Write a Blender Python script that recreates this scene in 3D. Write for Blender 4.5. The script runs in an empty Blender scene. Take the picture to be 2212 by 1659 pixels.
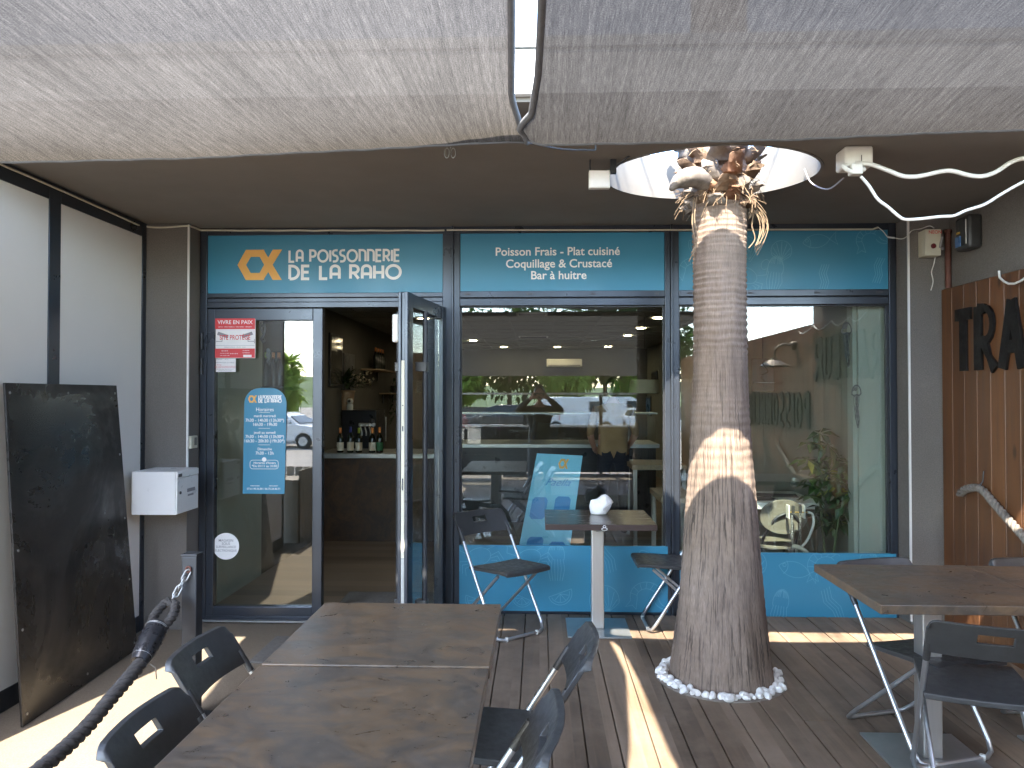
import bpy, bmesh, math, random
from mathutils import Vector, Matrix
random.seed(7)
S = bpy.context.scene
COL = S.collection
PI = math.pi
R = math.radians

# ---------------------------------------------------------------- camera, world, sun, exposure
F_PX, CX, CY = 1610.0, 1106.0, 829.5          # focal length and centre in a 2212 x 1659 frame
CAM = Vector((0, 0, 1.51))
cd = bpy.data.cameras.new('camera'); cam = bpy.data.objects.new('camera', cd); COL.objects.link(cam)
cd.sensor_width = 36.0; cd.lens = 36.0 * F_PX / 2212.0
cd.clip_start = 0.03; cd.clip_end = 900
cam.location = CAM
cam.rotation_euler = (R(90 + 0.907), 0, R(2.1))
S.camera = cam
RM = cam.rotation_euler.to_matrix()

SUN = Vector((0.2, 0.69, -1.0)).normalized()   # the way the light travels
W = bpy.data.worlds.new('World'); S.world = W; W.use_nodes = True
wn = W.node_tree
for n in list(wn.nodes): wn.nodes.remove(n)
sky = wn.nodes.new('ShaderNodeTexSky'); sky.sky_type = 'NISHITA'; sky.sun_disc = False
sky.sun_elevation = math.asin(-SUN.z)
sky.sun_rotation = math.atan2(-SUN.x, -SUN.y)
sky.air_density = 1.0; sky.dust_density = 0.9; sky.ozone_density = 1.0
bg = wn.nodes.new('ShaderNodeBackground'); bg.inputs['Strength'].default_value = 0.15
wo = wn.nodes.new('ShaderNodeOutputWorld')
wn.links.new(sky.outputs[0], bg.inputs['Color']); wn.links.new(bg.outputs[0], wo.inputs['Surface'])
sl = bpy.data.lights.new('sun', 'SUN'); sl.energy = 2.0; sl.angle = R(0.53); sl.color = (1.0, 0.91, 0.78)
so = bpy.data.objects.new('sun', sl); COL.objects.link(so); so.location = (-3, -10, 14)
so.rotation_euler = SUN.to_track_quat('-Z', 'Y').to_euler()

S.view_settings.view_transform = 'Standard'; S.view_settings.look = 'None'
S.view_settings.exposure = 4.0; S.view_settings.gamma = 1.0
S.render.engine = 'CYCLES'
S.cycles.max_bounces = 10; S.cycles.diffuse_bounces = 5; S.cycles.glossy_bounces = 5
S.cycles.transparent_max_bounces = 24; S.cycles.transmission_bounces = 6
S.cycles.sample_clamp_indirect = 6.0
S.cycles.caustics_reflective = False; S.cycles.caustics_refractive = False
S.cycles.use_denoising = True

def ray(u, v): return RM @ Vector(((u - CX) / F_PX, -(v - CY) / F_PX, -1.0))
def onY(u, v, Y): d = ray(u, v); return CAM + d * ((Y - CAM.y) / d.y)
def onX(u, v, X): d = ray(u, v); return CAM + d * ((X - CAM.x) / d.x)
def onZ(u, v, Z): d = ray(u, v); return CAM + d * ((Z - CAM.z) / d.z)

# ---------------------------------------------------------------- materials
MATS = {}
def newmat(name):
    m = bpy.data.materials.new(name); m.use_nodes = True
    nt = m.node_tree
    for n in list(nt.nodes): nt.nodes.remove(n)
    out = nt.nodes.new('ShaderNodeOutputMaterial')
    MATS[name] = m
    return m, nt, out
def N(nt, t, **kw):
    n = nt.nodes.new(t)
    for k, v in kw.items():
        if k in n.inputs.keys(): n.inputs[k].default_value = v
        else: setattr(n, k, v)
    return n
def ramp(nt, src, stops):
    r = nt.nodes.new('ShaderNodeValToRGB'); e = r.color_ramp.elements
    while len(e) < len(stops): e.new(0.5)
    for i, (p, c) in enumerate(stops):
        e[i].position = p; e[i].color = (c[0], c[1], c[2], 1) if hasattr(c, '__len__') else (c, c, c, 1)
    nt.links.new(src, r.inputs[0]); return r
def mapped(nt, scale=(1, 1, 1), coord='Object'):
    tc = nt.nodes.new('ShaderNodeTexCoord'); mp = nt.nodes.new('ShaderNodeMapping')
    mp.inputs['Scale'].default_value = scale
    nt.links.new(tc.outputs[coord], mp.inputs[0]); return mp.outputs[0]
def mixc(nt, fac, a, b, mode='MIX'):
    m = nt.nodes.new('ShaderNodeMix'); m.data_type = 'RGBA'; m.blend_type = mode
    for sock, val in ((m.inputs[0], fac), (m.inputs[6], a), (m.inputs[7], b)):
        if hasattr(val, 'is_output'): nt.links.new(val, sock)
        elif hasattr(val, '__len__'): sock.default_value = (val[0], val[1], val[2], 1)
        else: sock.default_value = val
    return m.outputs[2]
def noise(nt, vec, scale, detail=4, rough=0.55, dist=0.0):
    n = N(nt, 'ShaderNodeTexNoise', Scale=scale, Detail=detail, Roughness=rough, Distortion=dist)
    nt.links.new(vec, n.inputs['Vector']); return n.outputs[0]
def bump(nt, h, strength=0.3, dist=0.01, prev=None):
    b = N(nt, 'ShaderNodeBump', Strength=strength, Distance=dist); nt.links.new(h, b.inputs['Height'])
    if prev: nt.links.new(prev, b.inputs['Normal'])
    return b.outputs[0]
def M(name, col, rough=0.5, metal=0.0, var=0.12, scale=3.0, bmp=0.0, bscale=80.0, stretch=(1, 1, 1),
      col2=None, rvar=0.12, coat=0.0, emit=None, estr=0.0, spec=0.5):
    if name in MATS: return MATS[name]
    m, nt, out = newmat(name)
    p = nt.nodes.new('ShaderNodeBsdfPrincipled')
    v = mapped(nt, stretch)
    n1 = noise(nt, v, scale, 6, 0.6)
    c2 = col2 or tuple(min(1, c * (1 + var)) for c in col)
    c1 = tuple(c * (1 - var) for c in col)
    r = ramp(nt, n1, [(0.3, c1), (0.7, c2)])
    nt.links.new(r.outputs[0], p.inputs['Base Color'])
    rr = ramp(nt, noise(nt, v, scale * 2.3, 5, 0.6), [(0.3, max(0.02, rough - rvar)), (0.7, min(1, rough + rvar))])
    nt.links.new(rr.outputs[0], p.inputs['Roughness'])
    p.inputs['Metallic'].default_value = metal
    p.inputs['Specular IOR Level'].default_value = spec
    p.inputs['Coat Weight'].default_value = coat
    if bmp: nt.links.new(bump(nt, noise(nt, v, bscale, 4, 0.6), bmp, 0.004), p.inputs['Normal'])
    if emit:
        p.inputs['Emission Color'].default_value = (*emit, 1); p.inputs['Emission Strength'].default_value = estr
    nt.links.new(p.outputs[0], out.inputs['Surface'])
    return m

def glass_mat(name, tint, base):
    m, nt, out = newmat(name)
    lw = N(nt, 'ShaderNodeLayerWeight', Blend=0.5)
    pw = N(nt, 'ShaderNodeMath', operation='POWER'); nt.links.new(lw.outputs['Facing'], pw.inputs[0]); pw.inputs[1].default_value = 5
    ma = N(nt, 'ShaderNodeMath', operation='MULTIPLY_ADD'); nt.links.new(pw.outputs[0], ma.inputs[0])
    ma.inputs[1].default_value = 1 - base; ma.inputs[2].default_value = base
    t = nt.nodes.new('ShaderNodeBsdfTransparent'); t.inputs[0].default_value = (*tint, 1)
    g = N(nt, 'ShaderNodeBsdfGlossy', Roughness=0.0); g.inputs['Color'].default_value = (1, 1, 1, 1)
    mx = nt.nodes.new('ShaderNodeMixShader')
    nt.links.new(ma.outputs[0], mx.inputs[0]); nt.links.new(t.outputs[0], mx.inputs[1]); nt.links.new(g.outputs[0], mx.inputs[2])
    nt.links.new(mx.outputs[0], out.inputs['Surface'])
    return m
glass_mat('window_glass', (0.89, 0.93, 0.91), 0.07)
glass_mat('screen_glass', (0.95, 0.97, 0.97), 0.04)

def plank_mat(name, axis, width, cols, along, rough=0.6, knots=False, worn=None):
    """boards whose index is floor(coord/width) on an axis, grain running along the other"""
    m, nt, out = newmat(name)
    p = nt.nodes.new('ShaderNodeBsdfPrincipled')
    tc = nt.nodes.new('ShaderNodeTexCoord'); sp = nt.nodes.new('ShaderNodeSeparateXYZ'); nt.links.new(tc.outputs['Object'], sp.inputs[0])
    dv = N(nt, 'ShaderNodeMath', operation='DIVIDE'); nt.links.new(sp.outputs[axis], dv.inputs[0]); dv.inputs[1].default_value = width
    fl = N(nt, 'ShaderNodeMath', operation='FLOOR'); nt.links.new(dv.outputs[0], fl.inputs[0])
    wnz = N(nt, 'ShaderNodeTexWhiteNoise', noise_dimensions='1D'); nt.links.new(fl.outputs[0], wnz.inputs['W'])
    off = nt.nodes.new('ShaderNodeVectorMath'); off.operation = 'MULTIPLY_ADD'
    nt.links.new(wnz.outputs['Color'], off.inputs[0]); off.inputs[1].default_value = (7, 7, 7); nt.links.new(tc.outputs['Object'], off.inputs[2])
    mp = nt.nodes.new('ShaderNodeMapping'); sc = [22.0, 22.0, 22.0]; sc[along] = 1.3
    mp.inputs['Scale'].default_value = sc; nt.links.new(off.outputs[0], mp.inputs[0])
    g1 = noise(nt, mp.outputs[0], 1.0, 8, 0.65, 0.6)
    r1 = ramp(nt, g1, [(0.25, cols[0]), (0.5, cols[1]), (0.78, cols[2])])
    r2 = ramp(nt, wnz.outputs['Value'], [(0.0, 0.68), (1.0, 1.25)])
    c = mixc(nt, 1.0, r1.outputs[0], r2.outputs[0], 'MULTIPLY')
    if worn:
        w1 = noise(nt, off.outputs[0], 2.2, 6, 0.7)
        wr = ramp(nt, w1, [(0.42, 0.0), (0.75, 0.75)])
        c = mixc(nt, wr.outputs[0], c, worn)
        sp1 = noise(nt, tc.outputs['Object'], 34.0, 2, 0.5)
        sr = ramp(nt, sp1, [(0.76, 0.0), (0.80, 0.55)])
        c = mixc(nt, sr.outputs[0], c, (0.36, 0.33, 0.29))
    if knots:
        vo = N(nt, 'ShaderNodeTexVoronoi', Scale=1.0); mpk = nt.nodes.new('ShaderNodeMapping'); ks = [6.0, 6.0, 6.0]; ks[along] = 2.6
        mpk.inputs['Scale'].default_value = ks; nt.links.new(off.outputs[0], mpk.inputs[0]); nt.links.new(mpk.outputs[0], vo.inputs['Vector'])
        kr = ramp(nt, vo.outputs['Distance'], [(0.05, 0.85), (0.14, 0.0)])
        c = mixc(nt, kr.outputs[0], c, tuple(x * 0.35 for x in cols[0]))
    nt.links.new(c, p.inputs['Base Color'])
    rr = ramp(nt, g1, [(0.2, rough - 0.15), (0.8, rough + 0.12)]); nt.links.new(rr.outputs[0], p.inputs['Roughness'])
    nt.links.new(bump(nt, g1, 0.25, 0.003), p.inputs['Normal'])
    nt.links.new(p.outputs[0], out.inputs['Surface'])
    return m
plank_mat('deck_wood', 0, 0.147, [(0.088, 0.060, 0.038), (0.150, 0.105, 0.069), (0.225, 0.165, 0.112)], 1, 0.66, worn=(0.26, 0.197, 0.142))
plank_mat('fence_wood', 1, 0.135, [(0.072, 0.028, 0.010), (0.128, 0.052, 0.019), (0.185, 0.080, 0.031)], 2, 0.5, knots=True)
plank_mat('shop_floor_wood', 1, 0.16, [(0.11, 0.08, 0.052), (0.16, 0.12, 0.085), (0.21, 0.165, 0.12)], 0, 0.45)

def table_mat(name, cols, rough):
    m, nt, out = newmat(name)
    p = nt.nodes.new('ShaderNodeBsdfPrincipled')
    oi = nt.nodes.new('ShaderNodeObjectInfo'); tc = nt.nodes.new('ShaderNodeTexCoord')
    ad = nt.nodes.new('ShaderNodeVectorMath'); ad.operation = 'MULTIPLY_ADD'
    nt.links.new(oi.outputs['Random'], ad.inputs[0]); ad.inputs[1].default_value = (13, 17, 5); nt.links.new(tc.outputs['Object'], ad.inputs[2])
    mp = nt.nodes.new('ShaderNodeMapping'); mp.inputs['Scale'].default_value = (1, 1.35, 1); mp.inputs['Rotation'].default_value = (0, 0, R(18))
    nt.links.new(ad.outputs[0], mp.inputs[0])
    n1 = noise(nt, mp.outputs[0], 4.0, 13, 0.74, 0.9)
    n2 = noise(nt, mp.outputs[0], 13.0, 10, 0.72, 1.2)
    n3 = noise(nt, ad.outputs[0], 95.0, 3, 0.6)
    c = ramp(nt, n1, [(0.28, cols[0]), (0.44, cols[1]), (0.58, cols[2]), (0.74, cols[3])]).outputs[0]
    k = ramp(nt, n2, [(0.30, 0.62), (0.66, 1.2)])
    c = mixc(nt, 1.0, c, k.outputs[0], 'MULTIPLY')
    d = ramp(nt, n3, [(0.70, 0.0), (0.78, 0.45)])
    c = mixc(nt, d.outputs[0], c, (0.33, 0.27, 0.22))
    nt.links.new(c, p.inputs['Base Color'])
    rr = ramp(nt, n2, [(0.3, rough - 0.1), (0.7, rough + 0.16)]); nt.links.new(rr.outputs[0], p.inputs['Roughness'])
    nt.links.new(bump(nt, n2, 0.08, 0.002), p.inputs['Normal'])
    nt.links.new(p.outputs[0], out.inputs['Surface'])
table_mat('rust_slate', [(0.058, 0.046, 0.036), (0.092, 0.068, 0.049), (0.142, 0.088, 0.049), (0.104, 0.085, 0.066)], 0.33)
M('dark_table', (0.050, 0.034, 0.030), 0.24, var=0.12, scale=3, stretch=(1, 6, 1), rvar=0.05)
table_mat('rust_counter', [(0.012, 0.009, 0.007), (0.045, 0.023, 0.011), (0.08, 0.038, 0.014), (0.02, 0.013, 0.009)], 0.5)

def cloth_mat(name, col, bright):
    m, nt, out = newmat(name)
    tc = nt.nodes.new('ShaderNodeTexCoord')
    def nz(sc, det, rg, off=0.0):
        mp = nt.nodes.new('ShaderNodeMapping'); mp.inputs['Scale'].default_value = sc; mp.inputs['Location'].default_value = (off, off, 0)
        nt.links.new(tc.outputs['UV'], mp.inputs[0]); return noise(nt, mp.outputs[0], 1.0, det, rg)
    s1 = ramp(nt, nz((55, 1.4, 1), 5, 0.7), [(0.30, 0.72), (0.72, 1.28)])      # long thread streaks
    s2 = ramp(nt, nz((240, 16.0, 1), 3, 0.6, 3.0), [(0.25, 0.62), (0.75, 1.38)])
    s3 = ramp(nt, nz((260, 200, 1), 2, 0.5, 9.0), [(0.2, 0.45), (0.8, 1.55)])     # weave
    s4 = ramp(nt, nz((2.2, 1.2, 1), 3, 0.5, 5.0), [(0.25, 0.78), (0.8, 1.2)])
    c = mixc(nt, 1.0, s1.outputs[0], s2.outputs[0], 'MULTIPLY'); c = mixc(nt, 1.0, c, s3.outputs[0], 'MULTIPLY'); c = mixc(nt, 1.0, c, s4.outputs[0], 'MULTIPLY')
    tcol = mixc(nt, 1.0, c, tuple(x * bright for x in col), 'MULTIPLY')
    dcol = mixc(nt, 1.0, c, col, 'MULTIPLY')
    tr = nt.nodes.new('ShaderNodeBsdfTranslucent'); nt.links.new(tcol, tr.inputs[0])
    df = nt.nodes.new('ShaderNodeBsdfDiffuse'); nt.links.new(dcol, df.inputs[0])
    ad = nt.nodes.new('ShaderNodeAddShader'); nt.links.new(tr.outputs[0], ad.inputs[0]); nt.links.new(df.outputs[0], ad.inputs[1])
    tp = nt.nodes.new('ShaderNodeBsdfTransparent')
    mx = N(nt, 'ShaderNodeMixShader'); mx.inputs[0].default_value = 0.007
    nt.links.new(ad.outputs[0], mx.inputs[1]); nt.links.new(tp.outputs[0], mx.inputs[2])
    nt.links.new(mx.outputs[0], out.inputs['Surface'])
cloth_mat('shade_net', (0.067, 0.062, 0.055), 0.44)
cloth_mat('shade_net_darker', (0.050, 0.047, 0.043), 0.34)  # same cloth in a darker, less see-through colour, for the right net

def trunk_mat():
    m, nt, out = newmat('palm_bark')
    p = nt.nodes.new('ShaderNodeBsdfPrincipled'); p.inputs['Roughness'].default_value = 0.9
    tc = nt.nodes.new('ShaderNodeTexCoord')
    def nz(sc, det, rg, dist=0.0):
        mp = nt.nodes.new('ShaderNodeMapping'); mp.inputs['Scale'].default_value = sc
        nt.links.new(tc.outputs['UV'], mp.inputs[0]); return noise(nt, mp.outputs[0], 1.0, det, rg, dist)
    fis = nz((84, 2.6, 1), 5, 0.62, 1.3)          # upright cracks
    fine = nz((210, 22, 1), 4, 0.65, 0.8)
    ring = nz((2.5, 44, 1), 3, 0.6, 0.25)
    big = nz((3, 1.6, 1), 4, 0.6)
    base = ramp(nt, big, [(0.25, (0.155, 0.112, 0.085)), (0.5, (0.225, 0.168, 0.129)), (0.75, (0.295, 0.226, 0.177))]).outputs[0]
    crack = ramp(nt, fis, [(0.37, 0.30), (0.49, 1.0)])
    at = nt.nodes.new('ShaderNodeAttribute'); at.attribute_name = 'low'
    crk = mixc(nt, at.outputs['Fac'], (1, 1, 1), crack.outputs[0])
    c = mixc(nt, 1.0, base, crk, 'MULTIPLY')
    rg = ramp(nt, ring, [(0.33, 0.80), (0.55, 1.06)]); rgl = mixc(nt, at.outputs['Fac'], rg.outputs[0], (0.97, 0.97, 0.97)); c = mixc(nt, 1.0, c, rgl, 'MULTIPLY')
    fr = ramp(nt, fine, [(0.3, 0.75), (0.7, 1.2)]); c = mixc(nt, 1.0, c, fr.outputs[0], 'MULTIPLY')
    nt.links.new(c, p.inputs['Base Color'])
    b1 = bump(nt, fis, 0.5, 0.012); b2 = bump(nt, fine, 0.25, 0.004, b1); nt.links.new(b2, p.inputs['Normal'])
    nt.links.new(p.outputs[0], out.inputs['Surface'])
trunk_mat()

def render_wall_mat(name, col):
    m, nt, out = newmat(name)
    p = nt.nodes.new('ShaderNodeBsdfPrincipled'); p.inputs['Roughness'].default_value = 0.92
    v = mapped(nt)
    a = ramp(nt, noise(nt, v, 1.1, 6, 0.6), [(0.3, 0.88), (0.7, 1.1)])
    b = ramp(nt, noise(nt, v, 170.0, 2, 0.5), [(0.3, 0.82), (0.7, 1.2)])
    st = ramp(nt, noise(nt, v, 4.5, 7, 0.75), [(0.60, 0.0), (0.78, 0.35)])
    c = mixc(nt, 1.0, a.outputs[0], b.outputs[0], 'MULTIPLY'); c = mixc(nt, 1.0, c, col, 'MULTIPLY')
    c = mixc(nt, st.outputs[0], c, tuple(min(1, x * 1.5) for x in col))
    nt.links.new(c, p.inputs['Base Color'])
    nt.links.new(bump(nt, noise(nt, v, 230.0, 3, 0.6), 0.5, 0.003), p.inputs['Normal'])
    nt.links.new(p.outputs[0], out.inputs['Surface'])
render_wall_mat('grey_render', (0.15, 0.135, 0.118))
render_wall_mat('concrete', (0.165, 0.134, 0.097))
M('soffit_paint', (0.19, 0.170, 0.146), 0.9, var=0.07, scale=1.2, bmp=0.25, bscale=160)
M('anthracite', (0.046, 0.054, 0.068), 0.30, metal=0.5, var=0.05, scale=2, rvar=0.04, spec=0.6)
M('black_steel', (0.022, 0.024, 0.028), 0.45, var=0.15)
M('sign_blue', (0.042, 0.222, 0.345), 0.38, var=0.04, scale=1.0, spec=0.45)
M('sign_blue_line', (0.105, 0.33, 0.455), 0.45, var=0.02)
M('sign_white', (0.80, 0.80, 0.78), 0.5, var=0.02)
M('emblem_orange', (0.80, 0.42, 0.10), 0.5, var=0.03)
M('white_panel', (0.70, 0.675, 0.64), 0.55, var=0.035, scale=0.8, col2=(0.74, 0.705, 0.66), bmp=0.04, bscale=20)
M('white_paint', (0.72, 0.70, 0.66), 0.6, var=0.05, scale=4)
M('mailbox_white', (0.74, 0.74, 0.73), 0.35, var=0.03)
M('white_plastic', (0.68, 0.66, 0.60), 0.45, var=0.06)
M('cream_plastic', (0.58, 0.54, 0.42), 0.5, var=0.06)
M('black_plastic', (0.036, 0.035, 0.034), 0.40, var=0.15, scale=14, bmp=0.12, bscale=320)
M('chrome_tube', (0.52, 0.53, 0.54), 0.36, metal=0.9, var=0.04, scale=20, rvar=0.03)
M('brushed_steel', (0.50, 0.48, 0.45), 0.40, metal=0.85, var=0.06, scale=5, stretch=(30, 30, 1), rvar=0.05)
M('steel_plate', (0.42, 0.44, 0.44), 0.36, metal=0.85, var=0.10, scale=6, rvar=0.06)
M('galvanised', (0.36, 0.36, 0.35), 0.5, metal=0.8, var=0.12, scale=25, rvar=0.05)
M('rope_dark', (0.040, 0.036, 0.033), 0.9, var=0.35, scale=30, bmp=0.5, bscale=160)
M('rope_natural', (0.15, 0.13, 0.11), 0.9, var=0.3, scale=30, bmp=0.5, bscale=160)
M('black_tape', (0.018, 0.018, 0.020), 0.32, var=0.3, scale=18, bmp=0.3, bscale=40)
M('letter_black', (0.009, 0.0075, 0.0065), 0.6, spec=0.25, var=0.35, scale=7, bmp=0.3, bscale=40)
M('red_print', (0.62, 0.045, 0.05), 0.5, var=0.03)
M('grey_print', (0.25, 0.24, 0.25), 0.6, var=0.05)
M('dark_print', (0.06, 0.06, 0.065), 0.6, var=0.05)
M('pebble_white', (0.72, 0.70, 0.66), 0.65, var=0.14, scale=14, bmp=0.2, bscale=60)
M('soil', (0.20, 0.17, 0.14), 0.95, var=0.3, scale=20)
M('net_hem', (0.13, 0.14, 0.155), 0.8, var=0.15, scale=30)
M('cloth_hem', (0.055, 0.060, 0.070), 0.8, var=0.15, scale=30)
M('rust_pipe', (0.11, 0.04, 0.026), 0.7, var=0.25, scale=12)
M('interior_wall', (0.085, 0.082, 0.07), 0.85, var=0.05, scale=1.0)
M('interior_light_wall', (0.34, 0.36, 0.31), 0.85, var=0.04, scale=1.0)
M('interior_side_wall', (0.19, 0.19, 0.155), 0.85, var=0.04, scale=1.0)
M('interior_ceiling', (0.22, 0.22, 0.20), 0.9, var=0.04, scale=2.0)
M('ceiling_bar', (0.20, 0.20, 0.18), 0.7)
M('lamp_lit', (0.9, 0.85, 0.7), 0.5, emit=(1.0, 0.82, 0.52), estr=7.0)
M('counter_dark', (0.012, 0.014, 0.019), 0.35, var=0.1)
M('bottle_glass', (0.010, 0.014, 0.010), 0.12, var=0.1)
M('foil_orange', (0.62, 0.22, 0.04), 0.4); M('foil_green', (0.30, 0.42, 0.06), 0.4); M('foil_blue', (0.02, 0.03, 0.20), 0.4)
M('label_paper', (0.62, 0.58, 0.46), 0.7); M('label_green', (0.03, 0.16, 0.07), 0.6)
M('terracotta', (0.40, 0.27, 0.17), 0.7, var=0.1)
M('leaf_dark', (0.022, 0.055, 0.016), 0.4, var=0.4, scale=9)
M('leaf_mid', (0.050, 0.105, 0.024), 0.45, var=0.4, scale=6)
M('leaf_yellow', (0.26, 0.28, 0.045), 0.45, var=0.3, scale=6)
M('leaf_bright', (0.12, 0.19, 0.045), 0.55, var=0.35, scale=2)
def leaf_glow(name, dcol, tcol):
    m, nt, out = newmat(name); v = mapped(nt); n1 = noise(nt, v, 3.0, 4)
    d = nt.nodes.new('ShaderNodeBsdfDiffuse'); t = nt.nodes.new('ShaderNodeBsdfTranslucent')
    nt.links.new(ramp(nt, n1, [(.3, tuple(c * .6 for c in dcol)), (.7, tuple(c * 1.3 for c in dcol))]).outputs[0], d.inputs[0]); t.inputs[0].default_value = (*tcol, 1)
    a = nt.nodes.new('ShaderNodeAddShader'); nt.links.new(d.outputs[0], a.inputs[0]); nt.links.new(t.outputs[0], a.inputs[1]); nt.links.new(a.outputs[0], out.inputs['Surface'])
leaf_glow('tree_bright', (0.10, 0.15, 0.035), (0.20, 0.27, 0.05)); leaf_glow('tree_dark', (0.025, 0.05, 0.018), (0.03, 0.05, 0.012))
M('flower_pale', (0.52, 0.46, 0.34), 0.7, var=0.1)
M('stem_green', (0.10, 0.13, 0.05), 0.6)
M('bark_brown', (0.09, 0.065, 0.045), 0.9, var=0.3, scale=10)
M('frond_dry', (0.14, 0.085, 0.05), 0.9, var=0.5, scale=18, col2=(0.26, 0.18, 0.12), bmp=0.5, bscale=70)
M('frond_orange', (0.24, 0.085, 0.035), 0.9, var=0.5, scale=16, col2=(0.30, 0.19, 0.12), bmp=0.5, bscale=70)
M('ring_white', (0.165, 0.158, 0.143), 0.7, var=0.06, scale=5)
M('frond_grey', (0.13, 0.11, 0.095), 0.9, var=0.4, scale=14, col2=(0.27, 0.24, 0.21), bmp=0.5, bscale=60)
M('fibre', (0.22, 0.155, 0.095), 0.9, var=0.3, scale=30)
M('asphalt', (0.29, 0.255, 0.22), 0.9, var=0.18, scale=0.6, bmp=0.3, bscale=60)
M('grass', (0.075, 0.12, 0.03), 0.95, var=0.35, scale=0.2)
M('car_black', (0.012, 0.014, 0.018), 0.2, coat=0.6); M('car_white', (0.70, 0.70, 0.70), 0.3, coat=0.5, var=0.02); M('car_red', (0.50, 0.06, 0.03), 0.3, coat=0.5)
M('car_window', (0.03, 0.04, 0.045), 0.06); M('tyre', (0.015, 0.015, 0.015), 0.85); M('rim', (0.42, 0.42, 0.43), 0.35, metal=0.8)
M('lens', (0.6, 0.6, 0.58), 0.15); M('lens_red', (0.4, 0.02, 0.02), 0.2)
M('skin', (0.46, 0.25, 0.17), 0.55, var=0.06, scale=8); M('hair', (0.018, 0.013, 0.010), 0.6, var=0.3, scale=40)
M('jacket_black', (0.020, 0.020, 0.021), 0.8, var=0.2, scale=10); M('jeans_grey', (0.06, 0.063, 0.07), 0.85, var=0.2, scale=12)
M('shirt_tan', (0.30, 0.185, 0.085), 0.85, var=0.12, scale=8); M('trousers_navy', (0.010, 0.013, 0.022), 0.85, var=0.2)
M('shoe', (0.03, 0.03, 0.03), 0.6)
M('mirror_dark', (0.10, 0.10, 0.10), 0.06, metal=0.6)
M('oak', (0.33, 0.24, 0.15), 0.55, var=0.15, scale=6, stretch=(8, 1, 8))
M('table_white', (0.80, 0.78, 0.71), 0.4, var=0.05)
M('chair_taupe', (0.12, 0.108, 0.085), 0.6, var=0.05)
M('board_blue', (0.20, 0.52, 0.68), 0.45, var=0.05)
M('board_mid_blue', (0.03, 0.22, 0.50), 0.5)
M('brass', (0.62, 0.42, 0.14), 0.3, metal=1.0)
M('slat_grey', (0.30, 0.26, 0.21), 0.85, var=0.25, scale=5, stretch=(8, 8, 1))
M('paper_white', (0.78, 0.76, 0.74), 0.75, var=0.05, scale=12, bmp=0.3, bscale=30)
M('lamp_shade', (0.24, 0.20, 0.165), 0.6, metal=0.3, var=0.2, scale=12)
M('mat_grey', (0.13, 0.125, 0.115), 0.95, var=0.2, scale=60, bmp=0.6, bscale=140)
M('blue_screen', (0.06, 0.16, 0.36), 0.3); M('yellow_print', (0.55, 0.35, 0.05), 0.5); M('maroon', (0.13, 0.012, 0.016), 0.35)
M('flower_pink', (0.55, 0.05, 0.40), 0.7); M('blue_glow', (0.03, 0.01, 0.4), 0.5, emit=(0.06, 0.02, 0.9), estr=0.35)

def board_black_mat():
    m, nt, out = newmat('scuffed_black_board')
    p = nt.nodes.new('ShaderNodeBsdfPrincipled')
    v = mapped(nt)
    n1 = noise(nt, v, 2.0, 8, 0.7, 0.8); n2 = noise(nt, v, 26.0, 4, 0.6)
    c = ramp(nt, n1, [(0.36, (0.010, 0.010, 0.010)), (0.48, (0.022, 0.020, 0.018)), (0.70, (0.040, 0.035, 0.029))]).outputs[0]
    sp = ramp(nt, n2, [(0.74, 0.0), (0.78, 0.35)]); c = mixc(nt, sp.outputs[0], c, (0.12, 0.11, 0.10))
    nt.links.new(c, p.inputs['Base Color'])
    rr = ramp(nt, noise(nt, v, 1.5, 7, 0.66, 0.6), [(0.42, 0.60), (0.52, 0.27)]); nt.links.new(rr.outputs[0], p.inputs['Roughness'])
    nt.links.new(bump(nt, noise(nt, v, 1.4, 3), 0.12, 0.03), p.inputs['Normal'])
    nt.links.new(p.outputs[0], out.inputs['Surface'])
board_black_mat()

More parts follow.
